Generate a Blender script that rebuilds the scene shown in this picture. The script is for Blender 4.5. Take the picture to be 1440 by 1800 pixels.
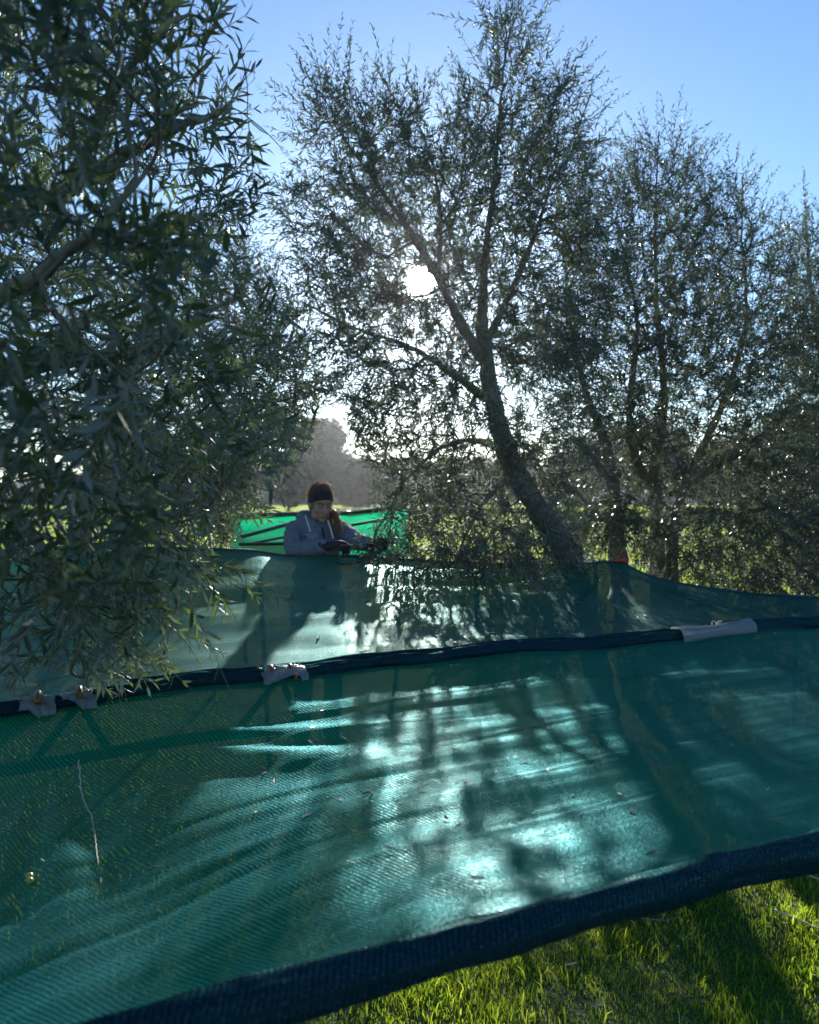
import bpy, math, random
import numpy as np
from mathutils import Vector, Matrix, noise

rng = np.random.default_rng(7)
random.seed(7)
scene = bpy.context.scene
for o in list(bpy.data.objects):
    bpy.data.objects.remove(o)
COL = scene.collection
R = math.radians

# ------------------------------------------------------------------ camera
CAM = np.array([0.0, 0.0, 1.55])
PITCH = math.atan(30 / 1441)
FWD = np.array([0, math.cos(PITCH), -math.sin(PITCH)])
UP = np.array([0, math.sin(PITCH), math.cos(PITCH)])
RIGHT = np.array([1.0, 0, 0])


def at(px, py, d):
    """world point seen at photo position (px, py), d metres ahead"""
    v = FWD + (px - 720) / 1441 * RIGHT + (900 - py) / 1441 * UP
    return CAM + v * (d / v[1])


def proj(P):
    q = np.asarray(P) - CAM
    df = q @ FWD
    df = np.where(df < 1e-3, 1e-3, df)
    return 720 + 1441 * (q @ RIGHT) / df, 900 - 1441 * (q @ UP) / df, df


cam_data = bpy.data.cameras.new('camera')
cam = bpy.data.objects.new('camera', cam_data)
COL.objects.link(cam)
cam.location = CAM
cam.rotation_euler = (math.pi / 2 - PITCH, 0, 0)
cam_data.sensor_fit = 'HORIZONTAL'
cam_data.sensor_width = 36
cam_data.lens = 36 * 1441 / 1440
cam_data.clip_start = 0.02
cam_data.clip_end = 2000
cam_data.dof.use_dof = True
cam_data.dof.focus_distance = 3.0
cam_data.dof.aperture_fstop = 4.5
scene.camera = cam

# ------------------------------------------------------------------ sky, sun, exposure
S = at(740, 497, 1.0) - CAM
S = S / np.linalg.norm(S)
SUN_EL = math.asin(S[2])
SUN_AZ = math.atan2(S[0], S[1])
world = bpy.data.worlds.new('World')
scene.world = world
world.use_nodes = True
nt = world.node_tree
nt.nodes.clear()
wout = nt.nodes.new('ShaderNodeOutputWorld')
sky = nt.nodes.new('ShaderNodeTexSky')
sky.sky_type = 'NISHITA'
sky.sun_disc = False
sky.sun_elevation = SUN_EL
sky.sun_rotation = SUN_AZ
sky.altitude = 200
sky.air_density = 1.0
sky.dust_density = 0.15
sky.ozone_density = 4.0
bg = nt.nodes.new('ShaderNodeBackground')
bg.inputs['Strength'].default_value = 0.105
nt.links.new(sky.outputs[0], bg.inputs['Color'])
# the sun itself, with the bright ring of air round it
tc = nt.nodes.new('ShaderNodeTexCoord')
dot = nt.nodes.new('ShaderNodeVectorMath'); dot.operation = 'DOT_PRODUCT'
dot.inputs[1].default_value = tuple(S)
nt.links.new(tc.outputs['Generated'], dot.inputs[0])
ac = nt.nodes.new('ShaderNodeMath'); ac.operation = 'ARCCOSINE'; ac.use_clamp = False
nt.links.new(dot.outputs['Value'], ac.inputs[0])
core = nt.nodes.new('ShaderNodeMapRange')
core.interpolation_type = 'SMOOTHSTEP'
core.inputs['From Min'].default_value = R(0.3)
core.inputs['From Max'].default_value = R(1.25)
core.inputs['To Min'].default_value = 30
core.inputs['To Max'].default_value = 0
nt.links.new(ac.outputs[0], core.inputs['Value'])
m1 = nt.nodes.new('ShaderNodeMath'); m1.operation = 'MULTIPLY'; m1.inputs[1].default_value = -1 / R(2.6)
nt.links.new(ac.outputs[0], m1.inputs[0])
ex = nt.nodes.new('ShaderNodeMath'); ex.operation = 'EXPONENT'
nt.links.new(m1.outputs[0], ex.inputs[0])
m2 = nt.nodes.new('ShaderNodeMath'); m2.operation = 'MULTIPLY_ADD'; m2.inputs[1].default_value = 0.3
nt.links.new(ex.outputs[0], m2.inputs[0])
nt.links.new(core.outputs[0], m2.inputs[2])
bg2 = nt.nodes.new('ShaderNodeBackground')
bg2.inputs['Color'].default_value = (1.0, 0.93, 0.8, 1)
nt.links.new(m2.outputs[0], bg2.inputs['Strength'])
addw = nt.nodes.new('ShaderNodeAddShader')
nt.links.new(bg.outputs[0], addw.inputs[0])
nt.links.new(bg2.outputs[0], addw.inputs[1])
nt.links.new(addw.outputs[0], wout.inputs['Surface'])

sun_data = bpy.data.lights.new('sun', 'SUN')
sun_data.energy = 5.0
sun_data.angle = R(0.8)
sun_data.color = (1.0, 0.96, 0.89)
sun = bpy.data.objects.new('sun', sun_data)
COL.objects.link(sun)
sun.location = (0, 20, 12)
sun.rotation_euler = Vector(S).to_track_quat('Z', 'Y').to_euler()

scene.view_settings.view_transform = 'Standard'
scene.view_settings.look = 'None'
scene.view_settings.gamma = 1
scene.view_settings.use_curve_mapping = False
scene.view_settings.exposure = 1.1
scene.render.engine = 'CYCLES'
cy = scene.cycles
cy.max_bounces = 7
cy.diffuse_bounces = 3
cy.glossy_bounces = 3
cy.transmission_bounces = 4
cy.transparent_max_bounces = 10
cy.volume_bounces = 0
cy.sample_clamp_indirect = 4
cy.caustics_reflective = False
cy.caustics_refractive = False
try:
    cy.use_denoising = True
    cy.denoiser = 'OPENIMAGEDENOISE'
    cy.denoising_prefilter = 'ACCURATE'
except Exception:
    pass

# ------------------------------------------------------------------ helpers


def new_obj(name, data, parent=None, loc=None):
    o = bpy.data.objects.new(name, data)
    COL.objects.link(o)
    if parent is not None:
        o.parent = parent
    if loc is not None:
        o.location = loc
    return o


def thing(name, label, cat, loc=(0, 0, 0), group=None):
    o = new_obj(name, None, loc=tuple(loc))
    o.empty_display_size = 0.1
    o['label'] = label
    o['category'] = cat
    if group:
        o['group'] = group
    return o


def tag(o, label, cat, group=None):
    o['label'] = label
    o['category'] = cat
    if group:
        o['group'] = group
    return o


def mesh_np(name, V, F, mat, smooth=True, uv=None):
    """mesh from arrays; F is (n,3) or (n,4) array or list of such arrays"""
    if not isinstance(F, list):
        F = [F]
    F = [np.asarray(f, dtype=np.int32) for f in F if len(f)]
    me = bpy.data.meshes.new(name)
    V = np.asarray(V, dtype=np.float32)
    me.vertices.add(len(V))
    me.vertices.foreach_set('co', V.ravel())
    loops = np.concatenate([f.ravel() for f in F])
    tot = np.concatenate([np.full(len(f), f.shape[1], dtype=np.int32) for f in F])
    start = np.concatenate([[0], np.cumsum(tot)[:-1]]).astype(np.int32)
    me.loops.add(len(loops))
    me.loops.foreach_set('vertex_index', loops)
    me.polygons.add(len(tot))
    me.polygons.foreach_set('loop_start', start)
    me.polygons.foreach_set('loop_total', tot)
    if smooth:
        me.polygons.foreach_set('use_smooth', np.ones(len(tot), dtype=bool))
    if uv is not None:
        l = me.uv_layers.new(name='UVMap')
        l.data.foreach_set('uv', np.asarray(uv, dtype=np.float32)[loops].ravel())
    me.update(calc_edges=True)
    if mat:
        me.materials.append(mat)
    return me


def norm(a):
    return a / np.maximum(np.linalg.norm(a, axis=-1, keepdims=True), 1e-9)


def batch_tubes(PTS, RAD, sides):
    """(S,K,3) polylines with (S,K) radii -> verts, quads"""
    S_, K, _ = PTS.shape
    T = norm(np.gradient(PTS, axis=1))
    ax = norm(PTS[:, -1] - PTS[:, 0])
    ref = np.zeros((S_, 3))
    ref[np.arange(S_), np.argmin(np.abs(ax), axis=1)] = 1
    N = norm(np.cross(T, ref[:, None, :]))
    B = np.cross(T, N)
    a = np.arange(sides) * 2 * math.pi / sides
    V = PTS[:, :, None, :] + RAD[:, :, None, None] * (N[:, :, None, :] * np.cos(a)[None, None, :, None] + B[:, :, None, :] * np.sin(a)[None, None, :, None])
    idx = np.arange(S_ * K * sides).reshape(S_, K, sides)
    q = np.stack([idx[:, :-1, :], np.roll(idx, -1, 2)[:, :-1, :], np.roll(idx, -1, 2)[:, 1:, :], idx[:, 1:, :]], -1).reshape(-1, 4)
    return V.reshape(-1, 3), q


def resample(pts, step):
    """Catmull-Rom through control points (any columns)"""
    pts = np.asarray(pts, float)
    if len(pts) < 3:
        n = max(2, int(np.linalg.norm(pts[-1, :3] - pts[0, :3]) / step) + 1)
        return pts[0] + (pts[-1] - pts[0]) * np.linspace(0, 1, n)[:, None]
    ext = np.vstack([2 * pts[0] - pts[1], pts, 2 * pts[-1] - pts[-2]])
    out = []
    for i in range(1, len(ext) - 2):
        p0, p1, p2, p3 = ext[i - 1:i + 3]
        n = max(2, int(np.linalg.norm((p2 - p1)[:3]) / step) + 1)
        t = np.linspace(0, 1, n, endpoint=False)[:, None]
        out.append(.5 * (2 * p1 + (p2 - p0) * t + (2 * p0 - 5 * p1 + 4 * p2 - p3) * t**2 + (3 * p1 - p0 - 3 * p2 + p3) * t**3))
    out.append(pts[-1:])
    return np.vstack(out)


def tube(pts, rad, sides=10, caps=True):
    pts = np.asarray(pts, float)
    rad = np.broadcast_to(np.asarray(rad, float), (len(pts),))
    V, q = batch_tubes(pts[None], rad[None], sides)
    if not caps:
        return V, [q]
    n = len(V)
    V = np.vstack([V, pts[:1], pts[-1:]])
    a = np.arange(sides)
    t1 = np.stack([np.full(sides, n), (a + 1) % sides, a], 1)
    b = n - sides
    t2 = np.stack([np.full(sides, n + 1), b + a, b + (a + 1) % sides], 1)
    return V, [q, np.vstack([t1, t2])]


def merge(parts):
    Vs, T3, T4, off = [], [], [], 0
    for V, F in parts:
        Vs.append(V)
        for f in (F if isinstance(F, list) else [F]):
            f = np.asarray(f)
            if len(f) == 0:
                continue
            (T3 if f.shape[1] == 3 else T4).append(f + off)
        off += len(V)
    out = []
    if T3:
        out.append(np.vstack(T3))
    if T4:
        out.append(np.vstack(T4))
    return np.vstack(Vs), out


def fbm(P, sc, octv=3, seed=0.0):
    return np.array([noise.fractal(Vector((p[0] * sc + seed, p[1] * sc - seed, p[2] * sc + 2 * seed)), 1.0, 2.0, octv) for p in P])


# ------------------------------------------------------------------ materials


def mat(name):
    m = bpy.data.materials.new(name)
    m.use_nodes = True
    m.node_tree.nodes.clear()
    o = m.node_tree.nodes.new('ShaderNodeOutputMaterial')
    return m, m.node_tree, o


def N(t, typ, **kw):
    n = t.nodes.new(typ)
    for k, v in kw.items():
        if k.startswith('i_'):
            n.inputs[k[2:].replace('_', ' ')].default_value = v
        else:
            setattr(n, k, v)
    return n


def math_n(t, op, a, b=None, c=None, clamp=False):
    n = t.nodes.new('ShaderNodeMath')
    n.operation = op
    n.use_clamp = clamp
    for i, v in enumerate((a, b, c)):
        if v is None:
            continue
        if isinstance(v, (int, float)):
            n.inputs[i].default_value = v
        else:
            t.links.new(v, n.inputs[i])
    return n.outputs[0]


def mix_col(t, f, a, b):
    n = t.nodes.new('ShaderNodeMix')
    n.data_type = 'RGBA'
    for s, v in ((n.inputs[0], f), (n.inputs[6], a), (n.inputs[7], b)):
        if isinstance(v, (int, float)):
            s.default_value = v
        elif isinstance(v, tuple):
            s.default_value = (*v, 1) if len(v) == 3 else v
        else:
            t.links.new(v, s)
    return n.outputs[2]


def leaf_material(name, top_a, top_b, under, trans, tw=0.3, rough=0.36):
    m, t, o = mat(name)
    g = N(t, 'ShaderNodeNewGeometry')
    rnd = g.outputs['Random Per Island']
    top = mix_col(t, rnd, top_a, top_b)
    yel = math_n(t, 'GREATER_THAN', rnd, 0.955)
    top = mix_col(t, math_n(t, 'MULTIPLY', yel, 0.6), top, (0.16, 0.15, 0.03))
    c = mix_col(t, g.outputs['Backfacing'], top, under)
    p = N(t, 'ShaderNodeBsdfPrincipled', i_Roughness=rough)
    t.links.new(c, p.inputs['Base Color'])
    r = math_n(t, 'MULTIPLY_ADD', g.outputs['Backfacing'], 0.3, rough)
    t.links.new(r, p.inputs['Roughness'])
    tr = N(t, 'ShaderNodeBsdfTranslucent')
    t.links.new(mix_col(t, rnd, trans, tuple(x * 0.6 for x in trans)), tr.inputs['Color'])
    mx = N(t, 'ShaderNodeMixShader', i_Fac=tw)
    t.links.new(p.outputs[0], mx.inputs[1])
    t.links.new(tr.outputs[0], mx.inputs[2])
    t.links.new(mx.outputs[0], o.inputs['Surface'])
    return m


def plain(name, col, rough=0.6, var=0.25, scale=30, bump=0.0, bscale=200, trans=None, tw=0.0, metal=0.0, spec=0.5):
    m, t, o = mat(name)
    tcn = N(t, 'ShaderNodeTexCoord')
    nz = N(t, 'ShaderNodeTexNoise', i_Scale=scale, i_Detail=5.0)
    t.links.new(tcn.outputs['Object'], nz.inputs['Vector'])
    dk = tuple(x * (1 - var) for x in col)
    lt = tuple(min(1, x * (1 + var)) for x in col)
    c = mix_col(t, nz.outputs['Fac'], dk, lt)
    p = N(t, 'ShaderNodeBsdfPrincipled', i_Roughness=rough, i_Metallic=metal)
    p.inputs['Specular IOR Level'].default_value = spec
    t.links.new(c, p.inputs['Base Color'])
    if bump:
        n2 = N(t, 'ShaderNodeTexNoise', i_Scale=bscale, i_Detail=4.0)
        t.links.new(tcn.outputs['Object'], n2.inputs['Vector'])
        b = N(t, 'ShaderNodeBump', i_Strength=bump, i_Distance=0.01)
        t.links.new(n2.outputs['Fac'], b.inputs['Height'])
        t.links.new(b.outputs[0], p.inputs['Normal'])
    if tw:
        tr = N(t, 'ShaderNodeBsdfTranslucent')
        tr.inputs['Color'].default_value = (*trans, 1)
        mx = N(t, 'ShaderNodeMixShader', i_Fac=tw)
        t.links.new(p.outputs[0], mx.inputs[1])
        t.links.new(tr.outputs[0], mx.inputs[2])
        t.links.new(mx.outputs[0], o.inputs['Surface'])
    else:
        t.links.new(p.outputs[0], o.inputs['Surface'])
    return m


def net_material(name, base, trans, rib=0.009, cross=0.0042, hole=0.5, tw=0.45, rough=0.42, spec=0.2, gloss=(0.14, 0.6, 0.62), bstr=0.4, glint=0.2):
    """woven shade cloth: thread relief, small holes between the threads, light passing through"""
    m, t, o = mat(name)
    uv = N(t, 'ShaderNodeTexCoord')
    sx = N(t, 'ShaderNodeSeparateXYZ')
    t.links.new(uv.outputs['UV'], sx.inputs[0])
    u, v = sx.outputs[0], sx.outputs[1]
    nzw = N(t, 'ShaderNodeTexNoise', i_Scale=9.0, i_Detail=2.0)
    t.links.new(uv.outputs['UV'], nzw.inputs['Vector'])
    wob = math_n(t, 'MULTIPLY', nzw.outputs['Fac'], 0.02)
    d1 = math_n(t, 'ADD', math_n(t, 'MULTIPLY_ADD', v, 0.35, u), wob)
    w1 = math_n(t, 'SINE', math_n(t, 'MULTIPLY', d1, 2 * math.pi / rib))
    w2 = math_n(t, 'SINE', math_n(t, 'MULTIPLY', math_n(t, 'ADD', v, wob), 2 * math.pi / cross))
    h1 = math_n(t, 'MULTIPLY_ADD', w1, 0.5, 0.5)
    h2 = math_n(t, 'MULTIPLY_ADD', w2, 0.5, 0.5)
    hole_m = math_n(t, 'MULTIPLY', math_n(t, 'SMOOTH_MIN', h1, h2, 0.1), 1.0)
    hole_f = N(t, 'ShaderNodeMapRange', interpolation_type='SMOOTHSTEP')
    hole_f.inputs['From Min'].default_value = 0.52
    hole_f.inputs['From Max'].default_value = 0.74
    hole_f.inputs['To Max'].default_value = hole
    t.links.new(hole_m, hole_f.inputs['Value'])
    height = math_n(t, 'SUBTRACT', 1.0, hole_m)
    bp = N(t, 'ShaderNodeBump', i_Strength=bstr, i_Distance=0.0011)
    nb_ = N(t, 'ShaderNodeTexNoise', i_Scale=70.0, i_Detail=3.0)
    t.links.new(uv.outputs['UV'], nb_.inputs['Vector'])
    hsum = math_n(t, 'ADD', height, math_n(t, 'MULTIPLY', nb_.outputs['Fac'], 2.2))
    t.links.new(hsum, bp.inputs['Height'])
    # dust and slight fading
    nd = N(t, 'ShaderNodeTexNoise', i_Scale=3.5, i_Detail=6.0)
    t.links.new(uv.outputs['UV'], nd.inputs['Vector'])
    ns = N(t, 'ShaderNodeTexNoise', i_Scale=420.0, i_Detail=1.0)
    t.links.new(uv.outputs['UV'], ns.inputs['Vector'])
    sp = math_n(t, 'MULTIPLY', math_n(t, 'GREATER_THAN', ns.outputs['Fac'], 0.68), 0.5)
    c0 = mix_col(t, nd.outputs['Fac'], tuple(x * 0.75 for x in base), tuple(x * 1.25 for x in base))
    c1 = mix_col(t, sp, c0, (0.22, 0.27, 0.25))
    rib_c = math_n(t, 'MULTIPLY_ADD', height, 1.5, 0.0)  # ribs lighter, gaps darker: rib highlight painted into the thread colour
    c2 = N(t, 'ShaderNodeVectorMath', operation='SCALE')
    t.links.new(c1, c2.inputs[0]); t.links.new(rib_c, c2.inputs['Scale'])
    p = N(t, 'ShaderNodeBsdfDiffuse', i_Roughness=0.4)
    t.links.new(c2.outputs[0], p.inputs['Color'])
    t.links.new(bp.outputs[0], p.inputs['Normal'])
    tr = N(t, 'ShaderNodeBsdfTranslucent')
    ct = N(t, 'ShaderNodeVectorMath', operation='SCALE')
    ct.inputs[0].default_value = trans
    t.links.new(rib_c, ct.inputs['Scale'])
    t.links.new(ct.outputs[0], tr.inputs['Color'])
    mx0 = N(t, 'ShaderNodeMixShader', i_Fac=tw)
    t.links.new(p.outputs[0], mx0.inputs[1])
    t.links.new(tr.outputs[0], mx0.inputs[2])
    gl = N(t, 'ShaderNodeBsdfAnisotropic', i_Roughness=rough)
    gl.inputs['Color'].default_value = (*gloss, 1)
    t.links.new(bp.outputs[0], gl.inputs['Normal'])
    gl2 = N(t, 'ShaderNodeBsdfAnisotropic', i_Roughness=0.27)
    gl2.inputs['Color'].default_value = (0.75, 0.9, 0.86, 1)
    t.links.new(bp.outputs[0], gl2.inputs['Normal'])
    glm = N(t, 'ShaderNodeMixShader', i_Fac=glint)
    t.links.new(gl.outputs[0], glm.inputs[1])
    t.links.new(gl2.outputs[0], glm.inputs[2])
    lw = N(t, 'ShaderNodeLayerWeight', i_Blend=0.35)
    gf = math_n(t, 'MULTIPLY_ADD', lw.outputs['Facing'], spec * 0.8, spec * 0.2)
    gf = math_n(t, 'MULTIPLY', gf, math_n(t, 'MULTIPLY_ADD', height, 1.5, 0.15))
    ng = N(t, 'ShaderNodeTexNoise', i_Scale=230.0, i_Detail=1.0)
    t.links.new(uv.outputs['UV'], ng.inputs['Vector'])
    gr_ = N(t, 'ShaderNodeMapRange', interpolation_type='SMOOTHSTEP')
    gr_.inputs['From Min'].default_value = 0.42; gr_.inputs['From Max'].default_value = 0.66
    gr_.inputs['To Min'].default_value = 0.45; gr_.inputs['To Max'].default_value = 2.0
    t.links.new(ng.outputs['Fac'], gr_.inputs['Value'])
    mpS = N(t, 'ShaderNodeMapping'); mpS.inputs['Scale'].default_value = (2.2, 60.0, 1.0)
    t.links.new(uv.outputs['UV'], mpS.inputs['Vector'])
    nst = N(t, 'ShaderNodeTexNoise', i_Scale=1.0, i_Detail=4.0, i_Roughness=0.7)
    t.links.new(mpS.outputs[0], nst.inputs['Vector'])
    gf = math_n(t, 'MULTIPLY', gf, gr_.outputs[0])
    gf = math_n(t, 'MULTIPLY', gf, math_n(t, 'MULTIPLY_ADD', nst.outputs['Fac'], 2.0, 0.0), clamp=True)
    mx = N(t, 'ShaderNodeMixShader')
    t.links.new(gf, mx.inputs['Fac'])
    t.links.new(mx0.outputs[0], mx.inputs[1])
    t.links.new(glm.outputs[0], mx.inputs[2])
    tp = N(t, 'ShaderNodeBsdfTransparent')
    mh = N(t, 'ShaderNodeMixShader')
    t.links.new(hole_f.outputs[0], mh.inputs['Fac'])
    t.links.new(mx.outputs[0], mh.inputs[1])
    t.links.new(tp.outputs[0], mh.inputs[2])
    t.links.new(mh.outputs[0], o.inputs['Surface'])
    return m


def bark_material(name, a, b):
    m, t, o = mat(name)
    tcn = N(t, 'ShaderNodeTexCoord')
    mp = N(t, 'ShaderNodeMapping')
    mp.inputs['Scale'].default_value = (14, 14, 5)
    t.links.new(tcn.outputs['Object'], mp.inputs['Vector'])
    nz = N(t, 'ShaderNodeTexNoise', i_Scale=2.5, i_Detail=8.0, i_Roughness=0.65)
    t.links.new(mp.outputs[0], nz.inputs['Vector'])
    vo = N(t, 'ShaderNodeTexVoronoi', i_Scale=3.0)
    t.links.new(mp.outputs[0], vo.inputs['Vector'])
    c = mix_col(t, nz.outputs['Fac'], a, b)
    p = N(t, 'ShaderNodeBsdfPrincipled', i_Roughness=0.85)
    t.links.new(c, p.inputs['Base Color'])
    bp = N(t, 'ShaderNodeBump', i_Strength=0.8, i_Distance=0.012)
    t.links.new(math_n(t, 'ADD', nz.outputs['Fac'], vo.outputs['Distance']), bp.inputs['Height'])
    t.links.new(bp.outputs[0], p.inputs['Normal'])
    t.links.new(p.outputs[0], o.inputs['Surface'])
    return m


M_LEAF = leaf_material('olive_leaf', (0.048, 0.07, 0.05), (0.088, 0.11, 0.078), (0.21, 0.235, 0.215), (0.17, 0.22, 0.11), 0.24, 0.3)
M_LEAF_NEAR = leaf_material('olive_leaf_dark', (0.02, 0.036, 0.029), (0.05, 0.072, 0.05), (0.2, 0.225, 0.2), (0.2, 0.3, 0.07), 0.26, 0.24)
M_FAR = leaf_material('far_leaf', (0.035, 0.05, 0.03), (0.05, 0.065, 0.04), (0.05, 0.065, 0.045), (0.06, 0.08, 0.03), 0.15, 0.7)
M_BARK = bark_material('olive_bark', (0.1, 0.088, 0.07), (0.3, 0.265, 0.21))
M_TWIG = plain('twig_bark', (0.15, 0.14, 0.1), 0.75, 0.4, 8)
M_NET = net_material('net_cloth', (0.0005, 0.07, 0.094), (0.001, 0.72, 0.58), hole=0.24, tw=0.52, rough=0.46, spec=0.175, gloss=(0.14, 0.48, 0.52), glint=0.12)
M_NET2 = net_material('net_cloth_far', (0.0005, 0.05, 0.075), (0.001, 0.42, 0.38), hole=0.2, rough=0.5, spec=0.2, gloss=(0.32, 0.56, 0.54), glint=0.2)
M_NET3 = net_material('net_cloth_green', (0.005, 0.16, 0.1), (0.01, 0.85, 0.45), hole=0.2, tw=0.7, spec=0.1)
M_ROLL = net_material('net_roll', (0.001, 0.016, 0.026), (0.0, 0.1, 0.1), hole=0.0, tw=0.1, rough=0.55, spec=0.08)
M_POLE = plain('dark_pole', (0.02, 0.028, 0.028), 0.45, 0.3, 20)
M_PLASTIC = plain('plastic_film', (0.36, 0.42, 0.45), 0.25, 0.15, 40, trans=(0.5, 0.52, 0.52), tw=0.4, bump=0.8, bscale=55)
_t = M_PLASTIC.node_tree
_o = [n for n in _t.nodes if n.type == 'OUTPUT_MATERIAL'][0]
_s = _o.inputs['Surface'].links[0].from_socket
_mx = N(_t, 'ShaderNodeMixShader', i_Fac=0.5)
_tp = N(_t, 'ShaderNodeBsdfTransparent')
_t.links.new(_s, _mx.inputs[1]); _t.links.new(_tp.outputs[0], _mx.inputs[2])
_t.links.new(_mx.outputs[0], _o.inputs['Surface'])
M_RING = plain('brown_ring', (0.2, 0.085, 0.025), 0.4, 0.35, 60)
M_RED = plain('red_plastic', (0.75, 0.06, 0.04), 0.4, 0.1, 20, trans=(0.9, 0.1, 0.05), tw=0.3)
M_ROPE = plain('net_hem', (0.008, 0.05, 0.05), 0.7, 0.3, 60)

# ------------------------------------------------------------------ ground and grass


def ground_z(x, y):
    x = np.asarray(x, float); y = np.asarray(y, float)
    r = np.sqrt(x * x + y * y)
    z = 0.03 * np.sin(x * 1.3 + 0.5) * np.cos(y * 1.1) + 0.015 * np.sin(x * 3.7 + y * 2.9)
    z = z * np.clip(r / 3, 0.3, 1)
    far = np.clip((y - 12) / 40, 0, 1)
    return z + far * 0.55


def grid_ground():
    a = np.concatenate([-np.geomspace(600, 6, 26), np.linspace(-5, 5, 61), np.geomspace(6, 600, 26)])
    b = np.concatenate([-np.geomspace(300, 3, 14), np.linspace(-2, 8, 61), np.geomspace(8.4, 900, 34)])
    X, Y = np.meshgrid(a, b)
    Z = ground_z(X, Y)
    V = np.stack([X, Y, Z], -1).reshape(-1, 3)
    n, mcol = X.shape
    i = np.arange(n * mcol).reshape(n, mcol)
    q = np.stack([i[:-1, :-1], i[:-1, 1:], i[1:, 1:], i[1:, :-1]], -1).reshape(-1, 4)
    return V, q


m, t, o_ = mat('turf')
tcn = N(t, 'ShaderNodeTexCoord')
n1 = N(t, 'ShaderNodeTexNoise', i_Scale=2.2, i_Detail=7.0, i_Roughness=0.65)
n2 = N(t, 'ShaderNodeTexNoise', i_Scale=38.0, i_Detail=5.0)
t.links.new(tcn.outputs['Object'], n1.inputs['Vector'])
t.links.new(tcn.outputs['Object'], n2.inputs['Vector'])
c = mix_col(t, n2.outputs['Fac'], (0.035, 0.05, 0.012), (0.07, 0.11, 0.02))
f = N(t, 'ShaderNodeMapRange'); f.inputs['From Min'].default_value = 0.52; f.inputs['From Max'].default_value = 0.68
t.links.new(n1.outputs['Fac'], f.inputs['Value'])
c = mix_col(t, math_n(t, 'MULTIPLY', f.outputs[0], 0.5), c, (0.05, 0.042, 0.025))
p = N(t, 'ShaderNodeBsdfPrincipled', i_Roughness=0.95)
t.links.new(c, p.inputs['Base Color'])
bp = N(t, 'ShaderNodeBump', i_Strength=1.0, i_Distance=0.02)
t.links.new(n2.outputs['Fac'], bp.inputs['Height'])
t.links.new(bp.outputs[0], p.inputs['Normal'])
t.links.new(p.outputs[0], o_.inputs['Surface'])
M_TURF = m
gV, gq = grid_ground()
ground = new_obj('ground', mesh_np('ground', gV, gq, M_TURF))
ground['kind'] = 'structure'

m, t, o_ = mat('grass_blade')
g = N(t, 'ShaderNodeNewGeometry')
c = mix_col(t, g.outputs['Random Per Island'], (0.035, 0.07, 0.01), (0.085, 0.115, 0.02))
p = N(t, 'ShaderNodeBsdfPrincipled', i_Roughness=0.45)
t.links.new(c, p.inputs['Base Color'])
tr = N(t, 'ShaderNodeBsdfTranslucent')
t.links.new(mix_col(t, g.outputs['Random Per Island'], (0.25, 0.48, 0.015), (0.6, 0.68, 0.05)), tr.inputs['Color'])
mx = N(t, 'ShaderNodeMixShader', i_Fac=0.5)
t.links.new(p.outputs[0], mx.inputs[1]); t.links.new(tr.outputs[0], mx.inputs[2])
t.links.new(mx.outputs[0], o_.inputs['Surface'])
M_GRASS = m


def grass(name, XY, H, W):
    n = len(XY)
    z = ground_z(XY[:, 0], XY[:, 1])
    base = np.stack([XY[:, 0], XY[:, 1], z - 0.004], -1)
    a = rng.uniform(0, 2 * math.pi, n)
    side = np.stack([np.cos(a), np.sin(a), np.zeros(n)], -1)
    b = rng.uniform(0, 2 * math.pi, n)
    lean = np.stack([np.cos(b), np.sin(b), np.zeros(n)], -1) * (rng.uniform(0.1, 0.95, n) ** 1.3)[:, None]
    up = np.array([0, 0, 1.0])
    V = np.empty((n, 5, 3))
    V[:, 0] = base - side * (W / 2)[:, None]
    V[:, 1] = base + side * (W / 2)[:, None]
    mid = base + (up * 0.6 + lean * 0.35) * H[:, None]
    V[:, 2] = mid - side * (W * 0.4)[:, None]
    V[:, 3] = mid + side * (W * 0.4)[:, None]
    V[:, 4] = base + (up * 0.85 + lean * 1.0) * H[:, None]
    i = np.arange(n)[:, None] * 5
    q = i + np.array([[0, 1, 3, 2]])
    tri = i + np.array([[2, 3, 4]])
    o = new_obj(name, mesh_np(name, V.reshape(-1, 3), [q, tri], M_GRASS))
    o['kind'] = 'stuff'
    return o


def clumped(n, x0, x1, y0, y1):
    P = np.stack([rng.uniform(x0, x1, n), rng.uniform(y0, y1, n)], -1)
    d = np.sin(P[:, 0] * 5.1 + 1.7 * np.sin(P[:, 1] * 3.3)) * np.cos(P[:, 1] * 4.7 + 1.3 * np.sin(P[:, 0] * 2.9)) \
        + 0.6 * np.sin(P[:, 0] * 13 + P[:, 1] * 7) * np.cos(P[:, 1] * 11 - P[:, 0] * 5)
    keep = rng.uniform(0, 1, n) < np.clip(0.7 + 0.4 * d, 0.3, 1)
    return P[keep], d[keep]


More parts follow.
